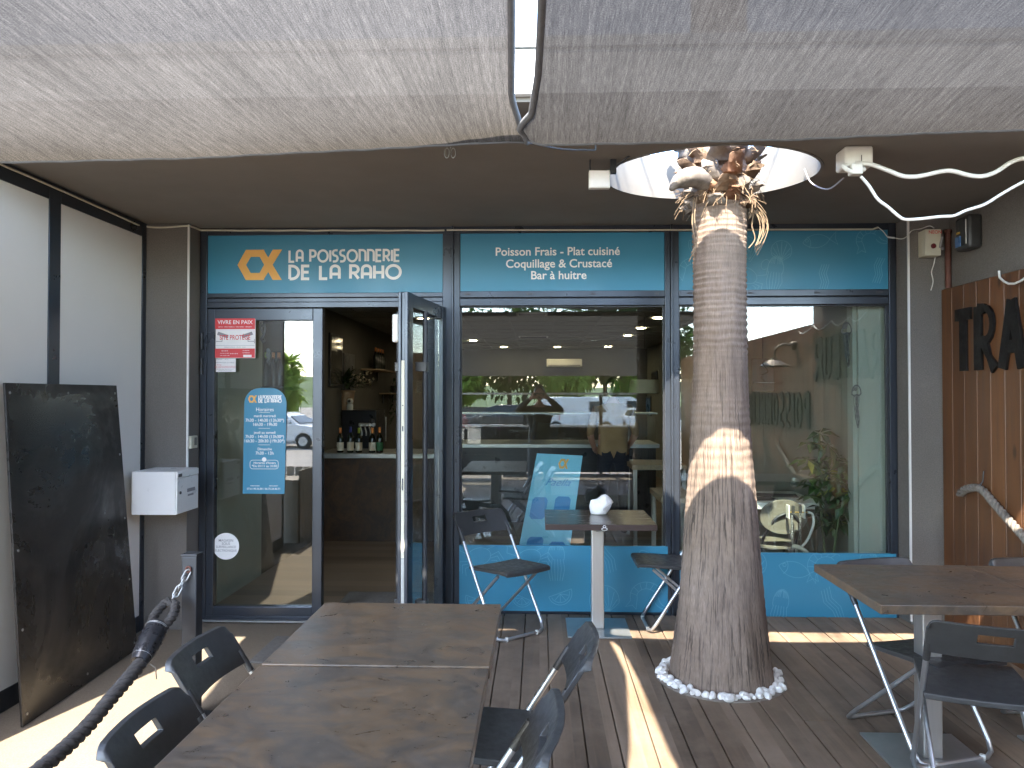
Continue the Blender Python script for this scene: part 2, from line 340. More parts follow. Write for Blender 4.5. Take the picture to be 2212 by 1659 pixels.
# ---------------------------------------------------------------- mesh helpers
def tag(o, label=None, cat=None, group=None, kind=None):
    if label: o['label'] = label
    if cat: o['category'] = cat
    if group: o['group'] = group
    if kind: o['kind'] = kind
    return o
def thing(name, loc, label, cat, group=None, rz=0.0):
    o = bpy.data.objects.new(name, None); COL.objects.link(o); o.empty_display_size = 0.1
    o.location = loc; o.rotation_euler = (0, 0, rz)
    return tag(o, label, cat, group)
def root_off(o):
    v = Vector((0, 0, 0))
    while o is not None: v += Vector(o.location); o = o.parent
    return v
class MB:
    def __init__(s): s.v = []; s.f = []; s.mi = []; s.uv = None; s.cur = 0
    def add(s, vs, fs, mi=None):
        b = len(s.v); s.v += [tuple(x) for x in vs]; s.f += [tuple(i + b for i in f) for f in fs]
        s.mi += [s.cur if mi is None else mi] * len(fs); return s
    def box(s, a, b):
        x0, y0, z0 = (min(a[i], b[i]) for i in range(3)); x1, y1, z1 = (max(a[i], b[i]) for i in range(3))
        return s.add([(x0, y0, z0), (x1, y0, z0), (x1, y1, z0), (x0, y1, z0), (x0, y0, z1), (x1, y0, z1), (x1, y1, z1), (x0, y1, z1)],
                     [(0, 3, 2, 1), (4, 5, 6, 7), (0, 1, 5, 4), (1, 2, 6, 5), (2, 3, 7, 6), (3, 0, 4, 7)])
    def hexa(s, p):
        return s.add(p, [(0, 3, 2, 1), (4, 5, 6, 7), (0, 1, 5, 4), (1, 2, 6, 5), (2, 3, 7, 6), (3, 0, 4, 7)])
    def bar(s, a, b, w, h, up=(0, 0, 1)):
        a, b = Vector(a), Vector(b); d = (b - a).normalized(); u = Vector(up)
        if abs(d.dot(u)) > 0.98: u = Vector((1, 0, 0))
        x = d.cross(u).normalized() * (w / 2); y = x.cross(d).normalized() * (h / 2)
        return s.hexa([a - x - y, a + x - y, b + x - y, b - x - y, a - x + y, a + x + y, b + x + y, b - x + y])
    def tube(s, pts, r, seg=10, closed=False, rs=None, cap=True):
        pts = [Vector(p) for p in pts]; n = len(pts); rings = []
        nrm = None
        for i, p in enumerate(pts):
            if closed: t = pts[(i + 1) % n] - pts[i - 1]
            else: t = pts[min(i + 1, n - 1)] - pts[max(i - 1, 0)]
            t.normalize()
            if nrm is None:
                a = Vector((0, 0, 1)) if abs(t.z) < 0.9 else Vector((1, 0, 0)); nrm = t.cross(a).normalized()
            else:
                nrm = nrm - t * nrm.dot(t)
                if nrm.length < 1e-6: nrm = t.cross(Vector((0.3, 0.5, 0.8)))
                nrm.normalize()
            bn = t.cross(nrm); rr = rs[i] if rs else r
            rings.append([p + nrm * rr * math.cos(2 * PI * k / seg) + bn * rr * math.sin(2 * PI * k / seg) for k in range(seg)])
        vs = [q for rg in rings for q in rg]; fs = []
        for i in range(n if closed else n - 1):
            j = (i + 1) % n
            for k in range(seg):
                l = (k + 1) % seg; fs.append((i * seg + k, i * seg + l, j * seg + l, j * seg + k))
        if not closed and cap: fs += [tuple(range(seg))[::-1], tuple((n - 1) * seg + k for k in range(seg))]
        return s.add(vs, fs)
    def lathe(s, prof, c, seg=24, axis='z', cap=True):
        vs = []
        for (r, h) in prof:
            for k in range(seg):
                a = 2 * PI * k / seg; x, y = r * math.cos(a), r * math.sin(a)
                q = {'z': (x, y, h), 'y': (x, h, y), 'x': (h, x, y)}[axis]
                vs.append((c[0] + q[0], c[1] + q[1], c[2] + q[2]))
        fs = []
        for i in range(len(prof) - 1):
            for k in range(seg):
                l = (k + 1) % seg; fs.append((i * seg + k, i * seg + l, (i + 1) * seg + l, (i + 1) * seg + k))
        if cap: fs += [tuple(range(seg))[::-1], tuple((len(prof) - 1) * seg + k for k in range(seg))]
        return s.add(vs, fs)
    def prism(s, poly, fn, d0, d1):
        """poly of 2-D points; fn(x, y, depth) -> 3-D"""
        n = len(poly); vs = [fn(x, y, d0) for x, y in poly] + [fn(x, y, d1) for x, y in poly]
        return s.add(vs, [tuple(range(n)), tuple(range(n, 2 * n))[::-1]] + [(i, (i + 1) % n, n + (i + 1) % n, n + i) for i in range(n)])
    def stroke(s, pts, w, fn, d0, d1, flare=0.0, closed=False):
        pts = [Vector((p[0], p[1])) for p in pts]; n = len(pts); L = []; Rr = []
        for i, p in enumerate(pts):
            if closed: a, b = pts[i - 1], pts[(i + 1) % n]
            else: a, b = pts[max(i - 1, 0)], pts[min(i + 1, n - 1)]
            t1 = (p - a); t2 = (b - p)
            if t1.length < 1e-9: t1 = t2
            if t2.length < 1e-9: t2 = t1
            t1 = t1.normalized(); t2 = t2.normalized(); t = (t1 + t2)
            t = t.normalized() if t.length > 1e-6 else t1
            nn = Vector((-t.y, t.x)); m = 1.0 / max(0.5, nn.dot(Vector((-t1.y, t1.x))))
            q = i / max(1, n - 1); ww = w * (1 + flare * abs(2 * q - 1) ** 3) * 0.5 * m
            L.append(p + nn * ww); Rr.append(p - nn * ww)
        vs = [fn(q.x, q.y, d0) for q in L] + [fn(q.x, q.y, d0) for q in Rr] + [fn(q.x, q.y, d1) for q in L] + [fn(q.x, q.y, d1) for q in Rr]
        fs = []
        for i in range(n if closed else n - 1):
            j = (i + 1) % n
            fs += [(i, j, n + j, n + i), (2 * n + i, 3 * n + i, 3 * n + j, 2 * n + j), (i, 2 * n + i, 2 * n + j, j), (n + i, n + j, 3 * n + j, 3 * n + i)]
        if not closed: fs += [(0, n, 3 * n, 2 * n), (n - 1, 2 * n - 1 + 2 * n, 3 * n - 1, 2 * n - 1)] if False else [(0, n, 3 * n, 2 * n), (n - 1, 3 * n - 1, 4 * n - 1, 2 * n - 1)]
        return s.add(vs, fs)
    def plate(s, xs, ys, fn, d0, d1, skip=()):
        """grid plate with cells left out (holes), both faces and all rims"""
        nx, ny = len(xs), len(ys); vs = [fn(x, y, d0) for y in ys for x in xs] + [fn(x, y, d1) for y in ys for x in xs]
        o = nx * ny; fs = []; ed = {}
        for j in range(ny - 1):
            for i in range(nx - 1):
                if (i, j) in skip: continue
                q = (j * nx + i, j * nx + i + 1, (j + 1) * nx + i + 1, (j + 1) * nx + i)
                fs += [q, tuple(o + k for k in q)[::-1]]
                for a, b in zip(q, q[1:] + q[:1]): ed[(a, b)] = 1
        for (a, b) in ed:
            if (b, a) not in ed: fs.append((b, a, o + a, o + b))
        return s.add(vs, fs)
    def quad(s, a, b, c, d): return s.add([a, b, c, d], [(0, 1, 2, 3)])
    def build(s, name, mat, parent=None, smooth=None, bevel=0.0, bseg=2, fix=True):
        me = bpy.data.meshes.new(name)
        off = root_off(parent) if parent else Vector((0, 0, 0))
        me.from_pydata([(x - off.x, y - off.y, z - off.z) for x, y, z in s.v], [], s.f)
        mats = mat if isinstance(mat, (list, tuple)) else [mat]
        for q in mats: me.materials.append(MATS[q])
        if len(mats) > 1: me.polygons.foreach_set('material_index', s.mi)
        if s.uv:
            ul = me.uv_layers.new(name='UVMap')
            for lp in me.loops: ul.data[lp.index].uv = s.uv[lp.vertex_index]
        if fix:
            bm = bmesh.new(); bm.from_mesh(me); bmesh.ops.recalc_face_normals(bm, faces=bm.faces); bm.to_mesh(me); bm.free()
        me.update()
        o = bpy.data.objects.new(name, me); COL.objects.link(o)
        if parent: o.parent = parent
        if bevel > 0:
            bv = o.modifiers.new('bevel', 'BEVEL'); bv.width = bevel; bv.segments = bseg; bv.limit_method = 'ANGLE'; bv.angle_limit = R(40)
        if smooth:
            me.polygons.foreach_set('use_smooth', [True] * len(me.polygons))
            me.set_sharp_from_angle(angle=R(smooth))
        return o
def XZ(Y):            # 2-D (x, z) on a plane facing the street; depth goes towards the viewer
    return lambda x, y, d: (x, Y - d, y)
def text(name, body, size, fn, d, mat, parent=None, bold=0.0, align='CENTER', xs=1.0, ext=0.001):
    cu = bpy.data.curves.new(name, 'FONT'); cu.body = body; cu.size = size; cu.align_x = align; cu.align_y = 'CENTER'
    cu.offset = bold * size; cu.resolution_u = 4; cu.fill_mode = 'FRONT'; cu.extrude = 0
    o = bpy.data.objects.new(name, cu); COL.objects.link(o)
    dg = bpy.context.evaluated_depsgraph_get(); dg.update()
    me = bpy.data.meshes.new_from_object(o.evaluated_get(dg))
    vs = [(v.co.x * xs, v.co.y) for v in me.vertices]; fs = [tuple(p.vertices) for p in me.polygons]
    bpy.data.objects.remove(o); bpy.data.curves.remove(cu); bpy.data.meshes.remove(me)
    mb = MB(); mb.add([fn(x, y, d) for x, y in vs], fs)
    if mat is None: return mb
    return mb.build(name, mat, parent, fix=False)
def texts(name, lines, mat, parent, fnc):
    """several lines of one printed text as one mesh; lines = (body, x, y, size, bold, align, xscale)"""
    mb = MB()
    for i, (b, x, y, sz, bo, al, xs) in enumerate(lines):
        t = text('line', b, sz, lambda px, py, d, x=x, y=y: fnc(px + x, py + y, d), 0.0, None, None, bo, al, xs)
        mb.add(t.v, t.f)
    return mb.build(name, mat, parent, fix=False)
def arc(cx, cy, rx, ry, a0, a1, n=12):
    return [(cx + rx * math.cos(R(a0 + (a1 - a0) * i / n)), cy + ry * math.sin(R(a0 + (a1 - a0) * i / n))) for i in range(n + 1)]
def smooth_path(pts, k=6):
    pts = [Vector(p) for p in pts]; out = []
    for i in range(len(pts) - 1):
        p0, p1, p2, p3 = pts[max(i - 1, 0)], pts[i], pts[i + 1], pts[min(i + 2, len(pts) - 1)]
        for j in range(k):
            t = j / k
            out.append(0.5 * ((2 * p1) + (p2 - p0) * t + (2 * p0 - 5 * p1 + 4 * p2 - p3) * t * t + (3 * p1 - p0 - 3 * p2 + p3) * t ** 3))
    out.append(pts[-1]); return out
def copy_tree(o, parent=None):
    c = o.copy(); COL.objects.link(c); c.parent = parent
    for ch in [x for x in KIDS.get(o.name, [])]: 
        copy_tree(ch, c)
    return c
KIDS = {}
def index_kids(o):
    KIDS[o.name] = list(o.children)
    for c in o.children: index_kids(c)

def boxes(name, mat, parent, lst, bevel=0.0):
    for a, b in lst: MB().box(a, b).build(name, mat, parent, bevel=bevel)
# ---------------------------------------------------------------- the setting
DECK_X0, FENCE_X, YF = -0.68, 2.66, 5.21
mb = MB()                                     # ground: street level by the terrace, the car park lies lower
ys = [-420, -120, -60, -12, -8, -5.2, 20, 300]; zs = [-0.6, -0.6, -0.6, -0.6, -0.45, -0.115, -0.115, -0.115]
for i in range(len(ys) - 1): mb.quad((-400, ys[i], zs[i]), (400, ys[i], zs[i]), (400, ys[i + 1], zs[i + 1]), (-400, ys[i + 1], zs[i + 1]))
g = mb.build('ground', 'asphalt'); g['kind'] = 'structure'
mb = MB().box((-6.0, -4.6, -0.16), (DECK_X0 - 0.012, 5.20, -0.09))
tag(mb.build('pavement', 'concrete'), kind='structure')
mb = MB()                                     # boarded deck, boards run towards the shop
x = DECK_X0
mb.box((DECK_X0, -4.4, -0.11), (2.72, 5.19, -0.034))
while x < 2.70:
    x1 = min(x + 0.141, 2.72)
    joints = [-4.4] + sorted(random.uniform(-3.6, 4.9) for _ in range(2)) + [5.19]
    for a, b in zip(joints, joints[1:]):
        dz = random.uniform(-0.0015, 0.0015)
        mb.box((x, a + 0.002, -0.03), (x1, b - 0.002, dz))
    x += 0.147
dk = mb.build('deck', 'deck_wood', bevel=0.002, bseg=1); tag(dk, kind='structure')
mb = MB()                                     # far hills
for k in range(3):
    n = 40; y = -190 - 60 * k
    top = [(-330 + 660 * i / n, y - 12 * math.sin(i * 0.9 + k), 1.0 + 3.2 * k + (2.0 + 1.6 * k) * math.sin(i * 0.37 + 2 * k) + 1.0 * math.sin(i * 0.9 + k)) for i in range(n + 1)]
    for i in range(n):
        a, b = top[i], top[i + 1]
        mb.quad((a[0], y + 70, -0.7), (b[0], y + 70, -0.7), b, a)
        mb.quad(a, b, (b[0], y - 80, -0.7), (a[0], y - 80, -0.7))
tag(mb.build('hills', 'grass'), kind='structure')

# ---------------------------------------------------------------- the shop building
def fx(u): return onY(u, 855, YF).x
def fz(v): return onY(1165, v, YF).z
shop = thing('shop_building', (0, 5.21, 0), 'dark grey fishmonger shop with blue sign panels and a black framed glass front', 'shop')
ZS = 2.70
XL, XR = fx(430), fx(1938)
LWX, RWX, PY = -2.71, 2.72, 5.04
# roof canopy with its round opening
HC, HR = (0.92, 4.03), 0.575; HRY = 0.49 / 0.575
mb = MB(); n = 96; x0, x1, y0, y1 = -3.3, 3.3, 3.0, 5.9
angs = sorted(set([2 * PI * k / n for k in range(n)] + [math.atan2(b - HC[1], a - HC[0]) % (2 * PI) for a in (x0, x1) for b in (y0, y1)]))
inn, outp = [], []
for a in angs:
    c, s = math.cos(a), math.sin(a)
    t = min(((x1 if c > 0 else x0) - HC[0]) / c if abs(c) > 1e-9 else 1e9, ((y1 if s > 0 else y0) - HC[1]) / s if abs(s) > 1e-9 else 1e9)
    inn.append((HC[0] + HR * c, HC[1] + HR * s * HRY)); outp.append((HC[0] + t * c, HC[1] + t * s))
m_ = len(angs)
for z in (ZS, ZS + 0.23): mb.v += [(p[0], p[1], z) for p in inn] + [(p[0], p[1], z) for p in outp]
for i in range(m_):
    j = (i + 1) % m_
    mb.f += [(i, j, m_ + j, m_ + i), (2 * m_ + i, 3 * m_ + i, 3 * m_ + j, 2 * m_ + j), (m_ + i, m_ + j, 3 * m_ + j, 3 * m_ + i)]
mb.mi = [0] * len(mb.f)
mb.box((-3.3, 5.902, ZS), (3.3, 16.8, ZS + 0.23))
mb.build('canopy_roof', 'soffit_paint', shop)
mb = MB().lathe([(HR - 0.002, ZS - 0.004), (HR - 0.016, ZS - 0.004), (HR - 0.016, ZS + 0.245), (HR + 0.03, ZS + 0.245), (HR + 0.03, ZS + 0.235), (HR - 0.002, ZS + 0.235), (HR - 0.002, ZS - 0.004)], (HC[0], HC[1], 0), 96, cap=False)
mb.v = [(a, HC[1] + (b - HC[1]) * HRY, c) for a, b, c in mb.v]
mb.build('skylight_ring', 'ring_white', shop, smooth=40)
mb = MB().box((-3.31, 2.965, ZS + 0.02), (3.31, 2.997, ZS + 0.20)); mb.build('fascia', 'white_paint', shop)
mb = MB().box((-3.31, 2.95, ZS + 0.203), (3.31, 3.01, ZS + 0.245)); mb.build('roof_flashing', 'galvanised', shop)
# pillars, side wall, outer walls
mb = MB().box((LWX - 0.12, PY, -0.1), (fx(430) - 0.002, 5.30, ZS - 0.002)); mb.build('pillar', 'grey_render', shop)
mb = MB().box((fx(1938) + 0.002, PY, -0.1), (RWX + 0.1, 5.30, ZS - 0.002)); mb.build('pillar', 'grey_render', shop)
mb = MB().box((RWX, 3.0, -0.1), (RWX + 0.16, PY - 0.002, ZS - 0.002)); mb.build('side_wall', 'grey_render', shop)
mb = MB().box((fx(430) + 0.005, PY - 0.006, 0.72), (fx(430) - 0.006, PY + 0.008, ZS - 0.01)); mb.build('corner_bead', 'white_paint', shop)
mb = MB().box((fx(1938) - 0.005, PY - 0.006, 0.02), (fx(1938) + 0.006, PY + 0.008, ZS - 0.01)); mb.build('corner_bead', 'white_paint', shop)
boxes('outer_wall', 'grey_render', shop, [((-2.95, 5.302, -0.1), (-2.62, 16.6, ZS - 0.002)), ((2.42, 5.302, -0.1), (2.95, 16.6, ZS - 0.002)), ((-2.618, 16.3, -0.1), (2.418, 16.6, ZS - 0.002))])
# interior shell
IF, LIN, IC = -0.07, -2.46, 2.52
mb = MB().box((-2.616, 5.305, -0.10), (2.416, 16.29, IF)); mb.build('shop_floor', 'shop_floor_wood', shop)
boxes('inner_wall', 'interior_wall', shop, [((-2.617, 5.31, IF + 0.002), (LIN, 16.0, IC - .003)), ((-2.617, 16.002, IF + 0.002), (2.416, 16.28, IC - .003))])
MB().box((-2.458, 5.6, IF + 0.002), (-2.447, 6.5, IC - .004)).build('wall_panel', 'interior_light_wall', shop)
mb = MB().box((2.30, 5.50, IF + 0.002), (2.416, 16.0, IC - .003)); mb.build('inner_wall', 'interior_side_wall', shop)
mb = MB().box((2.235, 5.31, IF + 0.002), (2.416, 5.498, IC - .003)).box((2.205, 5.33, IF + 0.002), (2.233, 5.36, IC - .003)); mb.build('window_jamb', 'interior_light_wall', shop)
mb = MB().box((-2.616, 5.305, IC), (2.416, 16.29, IC + .06)); mb.build('inner_ceiling', 'interior_ceiling', shop)
mb = MB()
for x in [-2.2 + 0.6 * k for k in range(8)]: mb.box((x - 0.012, 5.31, IC - .009), (x + 0.012, 15.99, IC - .0005))
for y in [5.9 + 0.6 * k for k in range(17)]: mb.box((-2.44, y - 0.012, IC - .0075), (2.29, y + 0.012, IC - .001))
mb.build('ceiling_grid', 'ceiling_bar', shop)
# aluminium frame
T0, T1 = fz(503), fz(630)         # sign band
H0, H1 = fz(630), fz(660)         # header
def P(u0, u1, v0, v1, ya, yb, mb): mb.box((fx(u0), ya, fz(v1)), (fx(u1), yb, fz(v0)))
mb = MB()
P(431, 446, 487, 1346, 5.205, 5.29, mb); P(1922, 1937.5, 487, 1330, 5.205, 5.29, mb)
P(446.3, 1921.7, 487, 502.5, 5.2075, 5.29, mb)
for a, b in ((956, 975), (980, 993), (1437, 1449), (1454, 1467)): P(a, b, 502.8, 1330, 5.205, 5.288, mb)
P(975.2, 979.8, 480, 1332, 5.185, 5.286, mb); P(1449.2, 1453.8, 480, 1332, 5.185, 5.286, mb)
P(446.2, 955.8, 630.5, 640, 5.2065, 5.285, mb); P(446.2, 955.8, 641.2, 650, 5.2125, 5.285, mb); P(446.2, 955.8, 650.3, 662, 5.2045, 5.285, mb)
for a, b in ((993.2, 1436.8), (1467.2, 1921.8)):
    P(a, b, 628.5, 642, 5.2065, 5.285, mb); P(a, b, 642.3, 644, 5.2145, 5.285, mb); P(a, b, 644.3, 660, 5.209, 5.285, mb)
    P(a, b, 1319, 1332, 5.21, 5.285, mb)
P(446.2, 697, 1338, 1346, 5.2105, 5.285, mb)
mb.build('shop_front_frame', 'anthracite', shop, bevel=0.003)
for us in ((1003, 1016), (1138, 1151), (1275, 1287), (1415, 1424), (1485, 1497), (1617, 1628), (1760, 1771), (1893, 1908)):
    mb = MB(); P(us[0], us[1], 633.5, 637, 5.2035, 5.2066, mb); mb.build('drain_slot', 'dark_print', shop)

# ---- sign panels, their lettering and line drawings
def blue_panel(u0, u1, v0, v1, y, name='sign_panel'):
    return MB().box((fx(u0), y, fz(v1)), (fx(u1), y + 0.02, fz(v0))).build(name, 'sign_blue', shop)
YS = 5.218
sp1 = blue_panel(446.5, 955.5, 503, 630, YS); sp2 = blue_panel(993.5, 1436.5, 503, 628, YS); sp3 = blue_panel(1467.5, 1921.5, 501, 628, YS)
bp1 = blue_panel(992.8, 1441, 1178, 1319.5, 5.2035, 'base_panel'); bp2 = blue_panel(1466.5, 1932, 1190, 1329, 5.2035, 'base_panel')

LET = {}   # rounded display capitals, unit height; (width, strokes)
LET['L'] = (.46, [[(0, 1), (0, 0), (.46, 0)]])
LET['A'] = (.56, [[(0, 0), (0, .72)] + arc(.28, .72, .28, .28, 180, 0, 10) + [(.56, 0)], [(-.1, .36), (.66, .36)]])
LET['P'] = (.52, [[(0, 0), (0, 1), (.26, 1)] + arc(.26, .72, .26, .28, 90, -90, 10) + [(0, .44)]])
LET['O'] = (.92, [arc(.46, .5, .46, .5, 0, 360, 28)[:-1]])
LET['I'] = (.0, [[(0, 0), (0, 1)]])
LET['S'] = (.46, [[(.46, 1), (.2, 1)] + arc(.22, .76, .22, .24, 90, 270, 8) + arc(.22, .26, .24, .26, 90, -90, 8) + [(0, 0)]])
LET['N'] = (.56, [[(0, 0), (0, 1), (.28, 1)] + arc(.28, .72, .28, .28, 90, 0, 8) + [(.56, 0)]])
LET['E'] = (.46, [[(.46, 1), (0, 1), (0, 0), (.46, 0)], [(0, .52), (.42, .52)]])
LET['R'] = (.54, [[(0, 0), (0, 1), (.26, 1)] + arc(.26, .72, .26, .28, 90, -90, 10) + [(.04, .44)], [(.24, .44), (.54, 0)]])
LET['D'] = (.6, [[(0, 0), (0, 1), (.14, 1)] + arc(.14, .5, .46, .5, 90, -90, 14) + [(0, 0)]])
LET['H'] = (.56, [[(0, 0), (0, 1)], [(.56, 0), (.56, 1)], [(-.1, .46), (.66, .46)]])
def logo_line(mb, s, x, z, h, width, w, fn, d):
    gap, sp = .25, .5
    tot = sum((sp if c == ' ' else LET[c][0] + gap) for c in s) - gap
    k = (width - w) / (tot * h); px = x + w / 2; i = 0
    for c in s:
        if c == ' ': px += sp * h * k; continue
        cw, sts = LET[c]
        for st in sts:
            i += 1
            mb.stroke([(px + q[0] * h * k, z + w / 2 + q[1] * (h - w)) for q in st], w, fn, d + 0.0008 + 0.00015 * (i % 5), d, closed=(c == 'O'))
        px += (cw + gap) * h * k
def emblem(mb, x, z, w, h, fn, d):
    """a hexagon outline whose right side runs on into a wide X"""
    t = h * 0.23
    ou = lambda a, b: (x + a * w, z + b * h)
    mb.prism([ou(0, .5), ou(.19, 0), ou(.60, 0), ou(.60, .235), ou(.30, .235), ou(.195, .5)], fn, d + .0008, d)
    mb.prism([ou(0, .5), ou(.195, .5), ou(.30, .765), ou(.60, .765), ou(.60, 1), ou(.19, 1)], fn, d + .0010, d)
    mb.prism([ou(.585, 1), ou(.5, .765), ou(.795, 0), ou(1, 0)], fn, d + .0012, d)
    mb.prism([ou(.585, 0), ou(.5, .235), ou(.795, 1), ou(1, 1)], fn, d + .0014, d)
f1 = XZ(YS)
mb = MB()
def U(u): return onY(u, 570, YS).x
def V(v): return onY(900, v, YS).z
logo_line(mb, 'LA POISSONNERIE', U(623), V(566), V(537) - V(566), U(865) - U(623), .0155, f1, 0)
logo_line(mb, 'DE LA RAHO', U(623), V(604), V(570) - V(604), U(868) - U(623), .020, f1, 0)
mb.build('lettering', 'sign_white', sp1)
mb = MB(); emblem(mb, U(513), V(603), U(609) - U(513), V(537) - V(603), f1, 0); mb.build('emblem', 'emblem_orange', sp1)
texts('lettering', [('Poisson Frais - Plat cuisiné', U(1204), V(546), .082, .016, 'CENTER', 1.0),
                    ('Coquillage & Crustacé', U(1207), V(572), .082, .016, 'CENTER', 1.0),
                    ('Bar à huitre', U(1206.5), V(597), .082, .016, 'CENTER', 1.0)], 'sign_white', sp2, lambda x, y, d: (x, YS - 0.0016, y))

def drawing(fn, x0, x1, z0, z1, seed, parent, scale=0.13, keep=None):
    """pale outlines of crabs, prawns, fish, shells and lemon slices scattered over a panel"""
    rnd = random.Random(seed); mb = MB(); cnt = [0]
    def put(pts, cx, cz, s, a, w=.0035, closed=False):
        ca, sa = math.cos(a), math.sin(a); cnt[0] += 1
        q = [(cx + s * (p[0] * ca - p[1] * sa), cz + s * (p[0] * sa + p[1] * ca)) for p in pts]
        q = [(min(max(a_, x0), x1), min(max(b_, z0), z1)) for a_, b_ in q]
        mb.stroke(q, w, fn, 0.0006 + 0.00012 * (cnt[0] % 9), 0.0, closed=closed)
    def crab(cx, cz, s, a):
        put(arc(0, 0, .6, .42, 0, 360, 24)[:-1], cx, cz, s, a, closed=True)
        for sg in (-1, 1):
            put([(sg * .5, .25), (sg * .95, .55), (sg * .8, .95)], cx, cz, s, a); put(arc(sg * .62, 1.05, .22, .3, 40, 320, 12), cx, cz, s, a)
            for k in range(3): put([(sg * .55, -.1 - .12 * k), (sg * (1.0 - .1 * k), .0 - .2 * k), (sg * (1.15 - .15 * k), -.45 - .15 * k)], cx, cz, s, a)
    def prawn(cx, cz, s, a):
        put(arc(0, 0, .85, .75, 20, 200, 18), cx, cz, s, a); put(arc(0, 0, .5, .4, 20, 200, 14), cx, cz, s, a)
        for k in range(6):
            t = R(40 + 26 * k); put([(.85 * math.cos(t), .75 * math.sin(t)), (.5 * math.cos(t + .1), .4 * math.sin(t + .1))], cx, cz, s, a)
        put([(-.8, -.25), (-1.05, -.6), (-.7, -.5), (-.5, -.7), (-.48, -.15)], cx, cz, s, a)
        put(arc(1.2, .1, .6, .6, 190, 330, 10), cx, cz, s, a); put(arc(1.1, -.1, .7, .5, 180, 300, 10), cx, cz, s, a)
    def fish(cx, cz, s, a):
        put(arc(0, -.55, 1.0, .95, 145, 35, 14), cx, cz, s, a); put(arc(0, .55, 1.0, .95, 215, 325, 14), cx, cz, s, a)
        put([(.8, 0), (1.25, .4), (1.15, 0), (1.25, -.4), (.8, 0)], cx, cz, s, a); put(arc(-.55, .1, .09, .09, 0, 360, 10), cx, cz, s, a); put(arc(-.75, 0, .4, .45, -50, 50, 8), cx, cz, s, a)
    def shell(cx, cz, s, a):
        put(arc(0, 0, .7, .7, -30, 210, 18) + [(0, -.75)], cx, cz, s, a, closed=True)
        for k in range(7): t = R(-15 + 35 * k); put([(0, -.65), (.62 * math.cos(t), .62 * math.sin(t))], cx, cz, s, a)
    def lemon(cx, cz, s, a):
        put(arc(0, 0, .6, .6, 180, 360, 14), cx, cz, s, a, closed=True); put(arc(0, 0, .48, .48, 190, 350, 12), cx, cz, s, a)
        for k in range(4): t = R(215 + 37 * k); put([(0, -.05), (.45 * math.cos(t), .45 * math.sin(t))], cx, cz, s, a)
    def roll(cx, cz, s, a):
        put(arc(0, .35, .4, .18, 0, 360, 14), cx, cz, s, a); put([(-.4, .35), (-.4, -.4)] + arc(0, -.4, .4, .18, 180, 360, 8) + [(.4, .35)], cx, cz, s, a)
    def weed(cx, cz, s, a):
        for k in range(4): put([(k * .16, -.9), (k * .16 + .12, -.3), (k * .16 - .08, .3), (k * .16 + .1, .9)], cx, cz, s, a)
    def squid(cx, cz, s, a):
        put(arc(0, .3, .42, .7, -20, 200, 16), cx, cz, s, a)
        for k in range(6): put([(-.35 + .14 * k, .1), (-.42 + .17 * k, -.4), (-.3 + .12 * k, -1.0)], cx, cz, s, a)
        for k in range(4): put(arc(0, .35, .1 + .09 * k, .6, 20, 160, 8), cx, cz, s, a)
    kinds = [crab, prawn, fish, shell, lemon, roll, weed, squid]
    w, h = x1 - x0, z1 - z0; nx = max(3, int(w / (scale * 1.9))); k = seed
    for i in range(nx):
        for j in range(max(1, round(h / (scale * 1.9)))):
            cx = x0 + (i + .5 + rnd.uniform(-.2, .2)) * w / nx; cz = z0 + (j + .5 + rnd.uniform(-.2, .2)) * h / max(1, round(h / (scale * 1.9)))
            kinds[k % 8](cx, cz, scale * rnd.uniform(.72, 1.0), rnd.uniform(-.5, .5)); k += 3 if rnd.random() > .3 else 4
    return mb.build('line_drawing', 'sign_blue_line', parent, fix=False)
drawing(XZ(YS), fx(1469), fx(1920), fz(627), fz(502), 1, sp3, 0.13)
drawing(XZ(5.2035), fx(994), fx(1440), fz(1318), fz(1180), 4, bp1, 0.15)
drawing(XZ(5.2035), fx(1468), fx(1931), fz(1328), fz(1192), 2, bp2, 0.15)

# ---- windows (panes) and doors
def pane(u0, u1, v0, v1, y, parent=shop, name='window_pane'):
    return MB().box((fx(u0), y, fz(v1)), (fx(u1), y + 0.008, fz(v0))).build(name, 'window_glass', parent)
pane(993, 1437, 660.3, 1178.5, 5.245); pane(1467, 1922, 660.3, 1190.5, 5.245)
for a, b, v1 in ((993, 1437, 1178), (1467, 1922, 1190)):
    mb = MB(); P(a, a + 3.5, 660.4, v1, 5.232, 5.262, mb); P(b - 3.5, b, 660.4, v1, 5.232, 5.262, mb); P(a + 3.6, b - 3.6, 660.4, 663, 5.233, 5.261, mb)
    mb.build('glazing_bead', 'black_steel', shop)
# closed left leaf
mb = MB()
P(447.5, 464, 664, 1337, 5.200, 5.262, mb); P(676, 697, 664, 1337, 5.200, 5.262, mb)
P(464.2, 675.8, 664, 690, 5.2015, 5.260, mb); P(464.2, 675.8, 1316, 1337, 5.2015, 5.260, mb)
dl = mb.build('glass_door', 'anthracite', shop, bevel=0.004)
pane(464, 676, 690, 1316, 5.23, dl, 'door_glass')
for v in (735, 790): MB().lathe([(.011, 0), (.011, .115)], (fx(437), 5.192, fz(v + 18)), 10).build('hinge', 'black_steel', dl, smooth=40)
mb = MB(); P(440, 697, 1346.2, 1349.5, 5.19, 5.29, mb); mb.build('door_sill', 'galvanised', shop)
mb = MB(); P(697, 956, 1300, 1346, 5.26, 6.0, mb)
MB().box((fx(699), 5.31, IF + 0.002), (fx(955), 5.95, IF + 0.012)).build('door_mat', 'mat_grey', shop, bevel=0.003)
